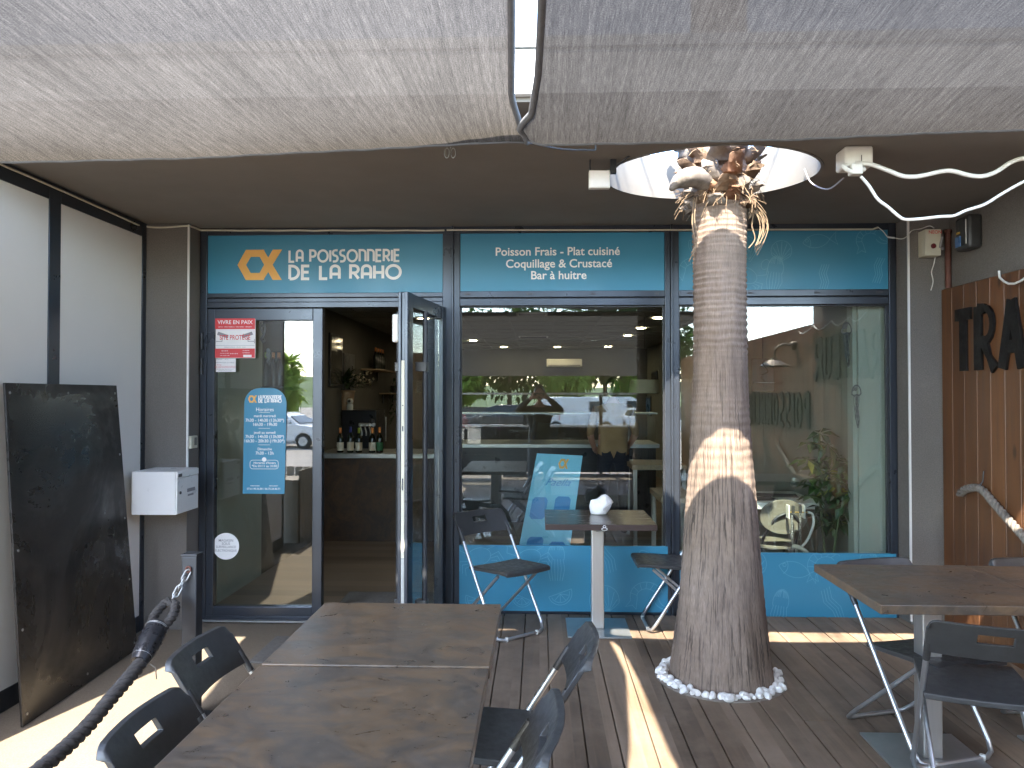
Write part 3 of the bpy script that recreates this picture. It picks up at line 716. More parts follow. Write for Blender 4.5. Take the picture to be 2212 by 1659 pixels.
# open right leaf: x' along the leaf from the hinge, y' = outside face, z
HX, HY = fx(956) - 0.005, 5.195
ld = Vector((-0.125, -0.80, 0)).normalized(); ln = Vector((-ld.y, ld.x, 0))
if ln.x < 0: ln = -ln
def leaf(x, y, z): return (HX + ld.x * x + ln.x * y, HY + ld.y * x + ln.y * y, z)
def lbox(mb, x0, x1, y0, y1, z0, z1):
    return mb.hexa([leaf(x0, y0, z0), leaf(x1, y0, z0), leaf(x1, y1, z0), leaf(x0, y1, z0), leaf(x0, y0, z1), leaf(x1, y0, z1), leaf(x1, y1, z1), leaf(x0, y1, z1)])
LL, zb, zt = 0.80, fz(1337), fz(664)
mb = MB()
lbox(mb, 0, .075, -.031, .031, zb, zt); lbox(mb, LL - .085, LL, -.031, .031, zb, zt)
lbox(mb, .0752, LL - .0852, -.0295, .0295, zt - .085, zt - .001); lbox(mb, .0752, LL - .0852, -.0295, .0295, zb + .001, zb + .085)
lbox(mb, LL + .0002, LL + .012, -.03, -.012, zb, zt); lbox(mb, LL + .0002, LL + .012, .010, .03, zb, zt)
dr = mb.build('glass_door', 'anthracite', shop, bevel=0.003); dr['label'] = 'right door leaf standing open towards the tables'
mb = MB(); lbox(mb, .0754, LL - .0854, -.004, .004, zb + .0852, zt - .0852); mb.build('door_glass', 'window_glass', dr)
for sy in (1, -1):
    xa = LL - .155; ya = sy * .085
    hd = MB().tube([leaf(xa, ya, 0.0), leaf(xa, ya, zt - .10)], .016, 12).build('door_handle', 'black_steel', dr, smooth=40)
    for z in (fz(800) , fz(1250)): lbox(MB(), xa - .03, xa + .03, sy * .0305, sy * .102, z - .03, z + .03).build('handle_bracket', 'black_plastic', dr, bevel=0.004)
mb = MB(); lbox(mb, LL + .001, LL + .008, -.011, .009, 0.55, 1.72); mb.build('lock_plate', 'cream_plastic', dr)
mb = MB(); lbox(mb, LL + .001, LL + .008, -.011, .009, 0.02, 0.548); mb.build('lock_plate', 'galvanised', dr)
for a_, b_ in ((1.30, 1.33), (.95, 1.02), (1.45, 1.456)): lbox(MB(), LL + .0082, LL + .0095, -.005, .003, a_, b_).build('latch', 'dark_print', dr)
mb = MB(); lbox(mb, LL - .03, LL - .003, -.075, -.032, 1.83, 2.0); mb.build('door_contact', 'white_plastic', dr, bevel=0.01)
for z in (1.93, 1.73): MB().lathe([(.012, 0), (.012, .13)], (HX + .012, HY - .022, z), 10).build('hinge', 'black_steel', dr, smooth=40)

# ---- signs stuck on the door glass
gy = 5.2265
def plate_sign(name, u0, u1, v0, v1, mat, label, cat, y=gy, t=0.002):
    th = thing(name, (onY((u0 + u1) / 2, v1, y).x, y, onY(900, v1, y).z), label, cat)
    MB().box((onY(u0, 900, y).x, y - t, onY(900, v1, y).z), (onY(u1, 900, y).x, y + 0.0015, onY(900, v0, y).z)).build('sheet', mat, th)
    return th
gU = lambda u: onY(u, 900, gy).x
gV = lambda v: onY(900, v, gy).z
hs = thing('opening_hours_sign', (gU(572), gy, gV(1068)), 'tall blue rounded opening hours sign stuck on the closed glass door', 'sign')
xa, xb, za, zc = gU(528), gU(619), gV(1068), gV(838)
r_ = .11
poly = [(gU(525.5), za), (gU(615.5), za), (xb, zc - r_)] + arc(xb - r_, zc - r_, r_, r_, 0, 90, 8) + arc(xa + r_, zc - r_, r_, r_, 90, 180, 8)
MB().prism(poly, XZ(gy), .003, -.0015).build('board', 'sign_blue', hs)
fh = XZ(gy - .0032); mb = MB()
logo_line(mb, 'LA POISSONNERIE', gU(558), gV(862), gV(853.5) - gV(862), gU(609) - gU(558), .0052, fh, 0)
logo_line(mb, 'DE LA RAHO', gU(558), gV(870.5), gV(861.5) - gV(870.5), gU(609) - gU(558), .0062, fh, 0)
mb.build('brand_lettering', 'sign_white', hs)
mb = MB(); emblem(mb, gU(536), gV(870), gU(555) - gU(536), gV(854) - gV(870), fh, 0); mb.build('emblem', 'emblem_orange', hs)
def hl(b, v, px, bo=.02, u=572.5, xs=1.0): return (b, gU(u), gV(v), px / 309.0 * 1.22, bo * .45, 'CENTER', xs * .97)
texts('hours_lettering', [hl('Horaires', 885, 9.5, .0), hl('mardi mercredi', 899, 6.6), hl('7h30 - 14h30 (13h30*)', 908.5, 7.9), hl('16h30 - 19h30', 917.5, 7.9),
    hl('jeudi au samedi', 935, 6.6), hl('7h30 - 14h30 (13h30*)', 944, 7.9), hl('16h30 - 20h30 (19h30*)', 953.5, 7.9, .02, 571.5), hl('Dimanche', 971, 6.6), hl('7h30 - 13h', 980, 7.9),
    hl("Horaires d'hivers", 1001, 6.0), hl('*Du 01/11 au 31/03', 1008, 6.0), hl('POISSONNERIE', 1051, 2.6, .02, 552), hl('RESTAURANT', 1051, 2.6, .02, 592), hl('07.61.90.56.80 / 06.75.24.40.71', 1057.5, 5.0, .02, 571)],
    'sign_white', hs, lambda x, y, d: (x, gy - .0038, y))
mb = MB()
for v in (891.5, 926, 962): mb.stroke([(gU(559) + .0055 * k, gV(v) + .002 * (k % 2)) for k in range(16)], .002, XZ(gy - .003), .0006, 0)
bx0, bx1, bz0, bz1, br = gU(541), gU(602), gV(1014), gV(995), .02
mb.stroke(arc(bx0 + br, bz0 + br, br, br, 180, 270, 5) + arc(bx1 - br, bz0 + br, br, br, 270, 360, 5) + arc(bx1 - br, bz1 - br, br, br, 0, 90, 5) + arc(bx0 + br, bz1 - br, br, br, 90, 180, 5), .0028, XZ(gy - .003), .0006, 0, closed=True)
mb.prism(arc(gU(571.5), gV(993.5), .016, .016, 0, 360, 16)[:-1], XZ(gy - .003), .0012, 0)
mb.build('ornament', 'sign_white', hs)
ss = plate_sign('security_poster', 465, 551, 688, 773, 'paper_white', 'red and white square site security poster at the top of the closed door', 'poster', 5.1985)
sy = 5.1985; sU = lambda u: onY(u, 730, sy).x; sV = lambda v: onY(500, v, sy).z
mb = MB().box((sU(465), sy - .0028, sV(711)), (sU(551), sy - .0021, sV(688))).box((sU(465), sy - .0028, sV(773)), (sU(551), sy - .0021, sV(753))); mb.build('red_band', 'red_print', ss)
def sl_(b, v, px, bo, u, xs=1.0, al='CENTER'): return (b, sU(u), sV(v), px / 309 * 1.32, bo, al, xs)
texts('headline', [sl_('VIVRE EN PAIX', 696.5, 9.0, .01, 508), sl_('alarme · telesurveillance · intervention · detection', 706, 2.8, 0, 508), sl_('SECURITE', 758, 2.6, 0, 486), sl_('alarme et video', 763, 2.4, 0, 486), sl_('intervention 24h', 768, 2.4, 0, 486),
   sl_('* * * * *', 765, 4, .02, 506), sl_('protection', 757, 2.6, 0, 532), sl_('surveillance', 762, 2.6, 0, 532)], 'sign_white', ss, lambda x, y, d: (x, sy - .0032, y))
mb = MB()
for sg, u in ((1, 472), (-1, 544)):
    q = [(u, 716.5), (u + sg * 22, 724), (u + sg * 20, 731), (u - sg * 3, 723)]
    mb.prism([(sU(a), sV(b)) for a, b in q], XZ(sy - .0022), .0006, 0)
    mb.stroke([(sU(u - sg * 5), sV(737.5)), (sU(u + sg * 8), sV(737.5)), (sU(u + sg * 8), sV(730))], .004, XZ(sy - .0022), .0005, 0); mb.stroke([(sU(u - sg * 6), sV(733)), (sU(u - sg * 6), sV(742))], .004, XZ(sy - .0022), .0007, 0)
mb.stroke([(sU(466), sV(746.5)), (sU(550), sV(746.5))], .0016, XZ(sy - .0022), .0006, 0)
mb.build('camera_drawing', 'grey_print', ss)
texts('site_lettering', [sl_('SITE PROTÉGÉ', 729.5, 11.0, .012, 508, .74)], 'red_print', ss, lambda x, y, d: (x, sy - .0034, y))
texts('caption', [sl_('videosurveillance · alarme · acces', 749.8, 2.7, 0, 508)], 'grey_print', ss, lambda x, y, d: (x, sy - .003, y))
MB().box((sU(526), sy - .0036, sV(771.5)), (sU(544), sy - .0029, sV(766.5))).build('badge', 'paper_white', ss)
ns = plate_sign('small_notice', 466, 508.5, 774, 803, 'paper_white', 'small white paper notice stuck under the red security poster', 'notice', 5.1985)
texts('print', [sl_('REGLEMENT', 776.5, 2.3, 0, 473), sl_('No 12', 776.5, 2.4, 0, 490), sl_('INFORMATION DU PUBLIC', 783.5, 2.6, 0, 487), sl_('site place sous video protection', 797.5, 2.3, 0, 487), sl_('articles L251 et suivants', 800.5, 2.3, 0, 487)], 'grey_print', ns, lambda x, y, d: (x, sy - .0026, y))
texts('red_lines', [sl_('affichage', 788, 2.4, 0, 474), sl_('droit d acces aux images enregistrees', 791.2, 2.3, 0, 487), sl_('responsable du traitement des images', 794, 2.3, 0, 487)], 'red_print', ns, lambda x, y, d: (x, sy - .0026, y))
rs = thing('round_sticker', (gU(490), gy, gV(1212)), 'round white surveillance sticker low on the closed glass door', 'sticker')
MB().prism(arc(gU(490), gV(1183), .094, .094, 0, 360, 40)[:-1], XZ(gy), .002, -.0015).build('disc', 'sign_white', rs)
texts('lettering', [(b, gU(490), gV(v), (.026 if len(b) < 8 else .0225), .004, 'CENTER', .95) for b, v in (('MAGASIN', 1170.5), ('SOUS', 1177.5), ('SURVEILLANCE', 1184.5), ('ÉLECTRONIQUE', 1192.5))], 'grey_print', rs, lambda x, y, d: (x, gy - .0028, y))

# ---------------------------------------------------------------- left wall of white panels
lw = thing('panel_wall', (LWX, 3.83, -0.09), 'wall of white panels in a black frame beside the shop front', 'wall')
wl0, wl1 = 2.63, PY - 0.004
def lwY(u): return onX(u, 600, LWX).y
mb = MB()
cuts = [wl0 + .04, (lwY(106)), (lwY(131)), wl1 - .05]
for a, b in ((cuts[0], cuts[1]), (cuts[2], cuts[3])):
    MB().box((LWX - .035, a + .001, .02), (LWX - .006, b - .001, ZS - .10)).build('panel', 'white_panel', lw)
boxes('post', 'anthracite', lw, [((LWX - .05, a, -.09), (LWX, b, ZS - .003)) for a, b in ((wl0, cuts[0]), (cuts[1], cuts[2]), (cuts[3], wl1))], .002)
boxes('top_rail', 'anthracite', lw, [((LWX - .048, a + .001, ZS - .099), (LWX - .001, b - .001, ZS - .003)) for a, b in ((cuts[0], cuts[1]), (cuts[2], cuts[3]))], .002)
boxes('base_rail', 'black_steel', lw, [((LWX - .048, a + .001, -.09), (LWX - .001, b - .001, .019)) for a, b in ((cuts[0], cuts[1]), (cuts[2], cuts[3]))], .002)

# ---------------------------------------------------------------- plank fence with cut-out letters
pf = thing('plank_fence', (FENCE_X, 1.0, 0), 'tall brown plank fence with big dark cut out letters, right of the shop', 'fence')
mb = MB(); y = -3.6
while y < 5.0:
    mb.box((FENCE_X + random.uniform(0, .003), y, -.02), (FENCE_X + .025, min(y + .1335, 5.025), 2.21)); y += .135
mb.build('planks', 'fence_wood', pf, bevel=.0025, bseg=1)
MB().box((FENCE_X + .0255, -3.6, .2), (FENCE_X + .055, 5.02, .3)).box((FENCE_X + .0255, -3.6, 1.9), (FENCE_X + .055, 5.02, 2.0)).build('back_rail', 'slat_grey', pf)
FL = {'T': (.62, [[(.31, 0), (.31, 1)], [(0, .92), (.62, .92)]]), 'R': (.72, [[(.08, 0), (.08, 1)], [(.08, .95), (.34, .95)] + arc(.34, .70, .27, .25, 90, -90, 8) + [(.08, .45)], [(.30, .43), (.48, .2), (.70, 0)]]),
      'A': (.72, [[(.03, 0), (.36, 1)], [(.69, 0), (.36, 1)], [(.17, .32), (.55, .32)]]), 'I': (.2, [[(.1, 0), (.1, 1)]]), 'E': (.5, [[(.08, 0), (.08, 1)], [(.08, .94), (.48, .94)], [(.08, .5), (.42, .5)], [(.08, .06), (.48, .06)]]),
      'U': (.58, [[(.06, 1), (.06, .28)] + arc(.29, .28, .23, .24, 180, 360, 10) + [(.52, 1)]]), 'P': (.54, [[(.08, 0), (.08, 1)], [(.08, .94), (.28, .94)] + arc(.28, .70, .22, .24, 90, -90, 8) + [(.08, .46)]]),
      'O': (.6, [arc(.3, .5, .26, .46, 0, 360, 22)[:-1]]), 'S': (.5, [arc(.25, .72, .2, .24, 40, 270, 10) + arc(.25, .26, .22, .24, 90, -140, 10)]), 'N': (.62, [[(.07, 0), (.07, 1)], [(.07, .98), (.55, .02)], [(.55, 0), (.55, 1)]])}
def fence_word(word, y0, z0, h, pitch, w):
    y = y0
    for ch in word:
        cw, sts = FL[ch]; mb = MB()
        for i, st in enumerate(sts):
            mb.stroke([(q[0] * h * .70, q[1] * h) for q in st], w, lambda a, b, d, y=y: (FENCE_X - d, y - a, z0 + b), .016 + .0005 * i, .0002, flare=1.0 if ch != 'O' else 0, closed=(ch == 'O'))
        mb.build('letter', 'letter_black', pf)
        y -= cw * h * .70 + pitch
fence_word('TRAITEUR', 4.84, 1.665, .385, .052, .037)
fence_word('POISSONNERIE', 3.06, 1.18, .36, .075, .042)
# ---------------------------------------------------------------- shade nets
def lerp_tab(tab, x):
    if x <= tab[0][0]: return tab[0][1]
    for (a, b), (c, d) in zip(tab, tab[1:]):
        if x <= c:
            t = (x - a) / (c - a); return b + (d - b) * t
    return tab[-1][1]
def shade_net(name, label, xl, xr, ze, bend, hook, mat='shade_net', far=2.97):
    Y1, Y0, nx, ny = far, 0.25, 70, 64
    root = thing(name, ((xl(1.5) + xr(1.5)) / 2, 1.6, 2.6), label, 'shade net')
    mb = MB(); uv = []
    def pt(i, j):
        s, t = i / nx, (j / ny) ** 1.6                 # t = 0 at the shop end
        Y = Y1 - (Y1 - Y0) * t; d = Y1 - Y
        a, b = xl(Y), xr(Y); x = a + (b - a) * s
        xe = x + bend * math.exp(-d / .45) * math.sin(PI * s)
        z = ze(x) + .20 * (1 - math.exp(-d / .85)) - .07 * math.sin(PI * s) * math.sin(PI * min(1, d / 2.7)) + .010 * math.sin(x * 5 + d * 2.4) * min(1, d)
        z += .0012 * math.sin(x * 31 + 3 * math.sin(d * 2)) * math.exp(-d)
        Yb = Y - .05 * math.sin(PI * s) * math.exp(-d / .3)
        return (xe, Yb, z), (a + (b - a) * s, Y)
    for j in range(ny + 1):
        for i in range(nx + 1):
            p, q = pt(i, j); mb.v.append(p); uv.append(q)
    for j in range(ny):
        for i in range(nx):
            a = j * (nx + 1) + i; mb.f.append((a, a + 1, a + nx + 2, a + nx + 1))
    mb.mi = [0] * len(mb.f); mb.uv = uv
    mb.build('net', mat, root, smooth=180, fix=False)
    hem = MB()
    rim = [pt(i, 0)[0] for i in range(nx + 1)]; hem.tube(rim, .006, 6)
    for i in (0, nx): 
        pts = [pt(i, j)[0] for j in range(0, ny + 1)]
        for k, (a, b) in enumerate(zip(pts, pts[1:])): pass
        hem.tube(pts, .013, 8)
    hem.build('hem', 'net_hem', root, smooth=60)
    if hook:
        c = MB(); a = Vector(pt(hook[0], 0)[0]); c.tube(smooth_path([a, a + (Vector(hook[1]) - a) * .5 - Vector((0, 0, .012)), hook[1]], 5), .004, 6)
        c.tube([hook[1], (hook[1][0], hook[1][1], 2.699)], .004, 6); c.build('tie_cord', 'cloth_hem', root, smooth=60)
    return root
nl = [(0.25, -.34), (1.35, -.17), (2.22, -.083), (2.52, -.094), (2.78, -.104), (2.84, -.099), (2.91, -.088), (3.0, -.075), (3.115, -.05)]
nr = [(0.25, .12), (1.35, .025), (2.22, .006), (2.52, -.004), (2.78, -.028), (2.85, -.055), (2.91, -.078), (2.97, -.05)]
sag = lambda Y, e: e * math.sin(PI * max(0, min(1, (Y - .25) / 2.72)))
zl = [(-2.6, 2.52), (-2.15, 2.511), (-1.6, 2.510), (-.86, 2.538), (-.23, 2.572), (-.06, 2.575)]
zr = [(-.06, 2.545), (.0, 2.512), (.5, 2.506), (1.0, 2.506), (1.55, 2.528), (2.2, 2.55)]
shade_net('shade_net', 'grey shade net stretched over the two joined tables and the left walkway', lambda Y: -2.46 + sag(Y, .17), lambda Y: lerp_tab(nl, Y), lambda x: lerp_tab(zl, x), .16, (70, (.25, 3.3, 2.60)), far=3.115)
shade_net('shade_net', 'grey shade net stretched over the right tables in front of the palm', lambda Y: lerp_tab(nr, Y), lambda Y: 2.34 - sag(Y, .2), lambda x: lerp_tab(zr, x), 0.0, None, 'shade_net_darker')

# ---------------------------------------------------------------- palm
PX, PYc = .98, 4.08
palm = thing('palm_tree', (PX, PYc, 0), 'palm trunk growing out of the deck and up through the round roof opening', 'tree')
rt = [(0, .272), (.12, .256), (.38, .224), (.62, .203), (.89, .186), (1.19, .164), (1.65, .1445), (2.2, .1385), (2.62, .141), (3.2, .15), (6.8, .15)]
mb = MB(); nc, uv = 120, []
zz = []; z = -.08
while z < 2.75: zz.append(z); z += .010
while z < 6.8: zz.append(z); z += .1
rnd = random.Random(3)
ring_ph = []; ph = 0
for z in zz:
    ph += .010 / (.030 if z > 1.5 else .045) * 2 * PI * (1 + .25 * math.sin(z * 9) + .15 * math.sin(z * 23)); ring_ph.append(ph)
low = []
for k, z in enumerate(zz):
    r0 = lerp_tab(rt, max(0, z)); amp = .0042 if z > 1.75 else (.0022 if z > 1.2 else .0012)
    for i in range(nc + 1):
        a = PI / 2 + 2 * PI * i / nc
        wob = .6 * math.sin(3 * a + z * 4) + .5 * math.sin(7 * a - z * 2.3)
        q = math.sin(ring_ph[k] + wob * .7); q = 1 - (1 - q) ** 2 * .5
        r = r0 + amp * q + .003 * math.sin(2 * a + z * 3) + .002 * math.sin(11 * a + 5 * math.sin(z * 2))
        if z < .5: r += .006 * math.sin(9 * a + 1.5 * math.sin(z * 3)) * (1 - z / .5)
        if z < 1.4:
            fz_ = math.sin(46 * a + 2.5 * math.sin(z * 5) + 1.7 * math.sin(a * 5)); r -= .0035 * max(0, fz_) ** 4 * min(1, (1.4 - z) / .5)
        mb.v.append((PX + r * math.cos(a), PYc + r * math.sin(a), z)); uv.append((i / nc, z)); low.append(max(.12, min(1, (2.1 - z) / .8)))
for k in range(len(zz) - 1):
    for i in range(nc):
        a = k * (nc + 1) + i; mb.f.append((a, a + 1, a + nc + 2, a + nc + 1))
mb.mi = [0] * len(mb.f); mb.uv = uv
tk = mb.build('trunk', 'palm_bark', palm, smooth=180, fix=False)
at = tk.data.attributes.new('low', 'FLOAT', 'POINT'); at.data.foreach_set('value', low)
def boot(mb, ang, z, L, w, drop, tilt):
    """a cut leaf base hugging the trunk: a tapering curved wedge"""
    c, s = math.cos(ang), math.sin(ang); r0 = .132
    for k in range(6):
        pass
    secs = []; lean = rnd.uniform(-.3, .3)
    for k in range(7):
        t = k / 6; out = r0 + tilt * t ** 1.2 * L + .018 * math.sin(PI * t); zc = z - drop + L * t * .7 - .02 * t * t; ww = w * (1.12 - .5 * t + .1 * math.sin(9 * t)); th = .042 * (1 - .35 * t)
        ring = []
        for q in range(8):
            b = 2 * PI * q / 8; tx = ww * math.cos(b) * .5; rr = out + th * math.sin(b) * rnd.uniform(.55, 1.2) - abs(tx) * .3 + rnd.uniform(-.005, .005)
            ring.append((PX + c * rr - s * tx, PYc + s * rr + c * tx, zc + lean * tx * .5 + rnd.uniform(-.013, .013)))
        secs.append(ring)
    vs = [p for r_ in secs for p in r_]; fs = []
    for k in range(6):
        for q in range(8): l = (q + 1) % 8; fs.append((k * 8 + q, k * 8 + l, k * 8 + 8 + l, k * 8 + 8 + q))
    fs += [tuple(range(8))[::-1], tuple(48 + q for q in range(8))]
    mb.add(vs, fs)
for lvl, (z, n, L, w) in enumerate([(2.575, 10, .10, .10), (2.63, 10, .12, .11), (2.70, 9, .15, .12), (2.80, 9, .18, .13), (2.95, 8, .24, .13)]):
    for k in range(n):
        mb = MB(); ang = 2 * PI * (k + .5 * (lvl % 2)) / n + rnd.uniform(-.15, .15)
        boot(mb, ang, z + rnd.uniform(-.02, .02), L * rnd.uniform(.8, 1.2), w * rnd.uniform(.85, 1.15), .04, rnd.uniform(.15, .85))
        mb.build('leaf_base', ('frond_orange', 'frond_dry', 'frond_grey', 'frond_dry', 'frond_grey')[rnd.randrange(5)], palm, smooth=50)
mb = MB()   # the grey broken stub pointing left
mb.tube(smooth_path([(PX - .10, PYc - .11, 2.64), (PX - .18, PYc - .17, 2.655), (PX - .26, PYc - .20, 2.62), (PX - .30, PYc - .21, 2.575)], 4), .05, 9, rs=[.052, .054, .056, .056, .055, .052, .048, .044, .038, .03, .022, .016, .01]); mb.build('leaf_base', 'frond_grey', palm, smooth=50)
mb = MB()
for k in range(80):
    a = rnd.uniform(0, 2 * PI); r = .145; z = rnd.uniform(2.53, 2.64); L = rnd.uniform(.0, .085); o = rnd.uniform(.02, .11); sw = rnd.uniform(-.7, .7)
    p = [(PX + r * math.cos(a), PYc + r * math.sin(a), z + .03), (PX + (r + o * .6) * math.cos(a + sw * .3), PYc + (r + o * .6) * math.sin(a + sw * .3), z), (PX + (r + o) * math.cos(a + sw * .7), PYc + (r + o) * math.sin(a + sw * .7), z - L)]
    mb.tube(smooth_path(p, 3), .0016, 4)
for (dx, dy, z0, L) in ((-.16, -.12, 2.56, .34), (-.15, -.13, 2.56, .30), (.17, -.06, 2.5, .2)):
    mb.tube(smooth_path([(PX + dx, PYc + dy, z0), (PX + dx - .012, PYc + dy, z0 - L * .4), (PX + dx + .004, PYc + dy, z0 - L * .75), (PX + dx - .03, PYc + dy, z0 - L)], 4), .0032, 5)
for k in range(9):     # the curled tuft on the right
    b = rnd.uniform(.03, .06); z0 = 2.47 + rnd.uniform(-.03, .03); x0 = PX + .15
    mb.tube(smooth_path([(x0 - .01, PYc - .06, z0), (x0 + b * .6, PYc - .07, z0 + .03), (x0 + b * 1.5, PYc - .075, z0 - .04), (x0 + b * 1.2, PYc - .08, z0 - .12), (x0 + b * .5, PYc - .08, z0 - .17 - rnd.uniform(0, .03))], 4), .0016, 5)
for k in range(150):      # short ragged hairs standing out of the cut leaf bases
    a = rnd.uniform(0, 2 * PI); r = rnd.uniform(.13, .19); z = rnd.uniform(2.58, 2.86); q = Vector((PX + r * math.cos(a), PYc + r * math.sin(a), z)); d = Vector((math.cos(a + rnd.uniform(-.9, .9)), math.sin(a + rnd.uniform(-.9, .9)), rnd.uniform(-1.0, .5))) * rnd.uniform(.03, .08)
    mb.tube([q, q + d * .6, q + d + Vector((0, 0, -.012))], .0014, 4)
mb.build('fibres', 'fibre', palm, smooth=60)
mb = MB()
for k in range(26):
    a = 2 * PI * k / 26 + rnd.uniform(-.1, .1); up = rnd.uniform(-.3, .9); L = rnd.uniform(1.3, 1.9); p = []
    for t in [i / 10 for i in range(11)]:
        p.append(Vector((PX + math.cos(a) * L * t * math.cos(up * .6), PYc + math.sin(a) * L * t * math.cos(up * .6), 6.7 + up * L * t - .9 * t * t * L)))
    mb.tube(p, .012, 5)
    for i in range(2, 11):
        for sgn in (-1, 1):
            d = (p[i] - p[i - 1]).normalized(); sd = d.cross(Vector((0, 0, 1))).normalized() * sgn
            tip = p[i] + sd * .32 + d * .16 - Vector((0, 0, .1)); mb.add([p[i] - d * .025, p[i] + d * .025, tip], [(0, 1, 2)])
mb.build('crown', 'leaf_mid', palm, fix=False)
# soil disc, and the ring of white pebbles
tag(MB().lathe([(0.0005, 0), (.332, 0), (.338, .0), (.342, -.004)], (.965, 4.06, .006), 64, cap=False).build('soil', 'soil'), kind='structure')
peb = []
for k in range(4):
    bm = bmesh.new(); bmesh.ops.create_icosphere(bm, subdivisions=3, radius=1.0); ph_ = k * 1.7
    for v in bm.verts:
        n_ = v.co.normalized(); f_ = 1 + .16 * math.sin(2.3 * n_.x + ph_) + .12 * math.sin(3.1 * n_.y + 2 * ph_) + .07 * math.sin(5 * n_.z + n_.x * 4)
        v.co = Vector((n_.x * f_, n_.y * f_ * .85, n_.z * f_ * .72))
    me = bpy.data.meshes.new('pebble'); bm.to_mesh(me); bm.free(); me.materials.append(MATS['pebble_white'])
    me.polygons.foreach_set('use_smooth', [True] * len(me.polygons)); peb.append(me)
k = 0; a = 0
while a < 2 * PI:
    for rr in (.285, .318) if (k % 3) else (.302,):
        if math.sin(a) > .80: continue
        s_ = rnd.uniform(.017, .030) if math.cos(a) > .45 or math.sin(a) > 0 or rnd.random() < .4 else rnd.uniform(.011, .024)
        o = bpy.data.objects.new('pebble', peb[k % 4]); COL.objects.link(o)
        rj = rr + rnd.uniform(-.012, .008); o.location = (.965 + rj * math.cos(a + rnd.uniform(-.03, .03)), 4.06 + rj * math.sin(a), .006 + s_ * .35)
        o.scale = (s_, s_, s_); o.rotation_euler = (rnd.uniform(-.4, .4), rnd.uniform(-.4, .4), rnd.uniform(0, 6))
        tag(o, 'small white pebble in the ring around the foot of the palm trunk', 'pebble', 'white pebbles around the palm foot')
    k += 1; a += .115

# ---------------------------------------------------------------- tables
def table(label, cx, cy, w, d, top, base=(.40, .40), mat='rust_slate', zt=.725, group='terrace pedestal tables', mark=False):
    th = thing('pedestal_table', (cx, cy, 0), label, 'table', group)
    MB().box((cx - w / 2, cy - d / 2, zt - .036), (cx + w / 2, cy + d / 2, zt)).build('tabletop', mat, th, bevel=.003)
    mb = MB().box((cx - .24, cy - .03, zt - .052), (cx + .24, cy + .03, zt - .0365)).box((cx - .03, cy - .24, zt - .054), (cx + .03, cy + .24, zt - .0525)); mb.build('top_bracket', 'white_plastic', th, bevel=.002)
    MB().box((cx - .04, cy - .04, .012), (cx + .04, cy + .04, zt - .0545)).build('column', 'brushed_steel', th, bevel=.006)
    MB().box((cx - base[0] / 2, cy - base[1] / 2, .0015), (cx + base[0] / 2, cy + base[1] / 2, .0118)).build('base_plate', 'steel_plate', th, bevel=.002)
    if mark:
        m = MB(); fn = XZ(cy - d / 2); x0 = cx + .02; z0 = zt - .021
        m.stroke(arc(x0, z0 - .006, .0165, .0085, 0, 360, 18)[:-1], .0022, fn, .0008, 0, closed=True); m.stroke(arc(x0, z0 + .009, .0085, .0065, 0, 360, 14)[:-1], .0022, fn, .001, 0, closed=True)
        m.build('mark', 'sign_white', th, fix=False)
    return th
table('rust brown stone table nearer the door, rear one of the joined pair', -.478, 2.487, .668, .648, 0, zt=.727)
table('rust brown stone table in the foreground, front one of the joined pair', -.482, 1.83, .668, .65, 0, zt=.724)
table('dark brown table against the middle window with a white crumpled bag on it', .376, 4.87, .682, .60, 0, mat='dark_table', mark=True)
table('rust brown stone table with its corner showing, right of the palm', 1.625, 3.20, .69, .68, 0)
table('rust brown stone table by the plank fence, cut off at the right', 2.31, 3.20, .67, .68, 0, zt=.723)

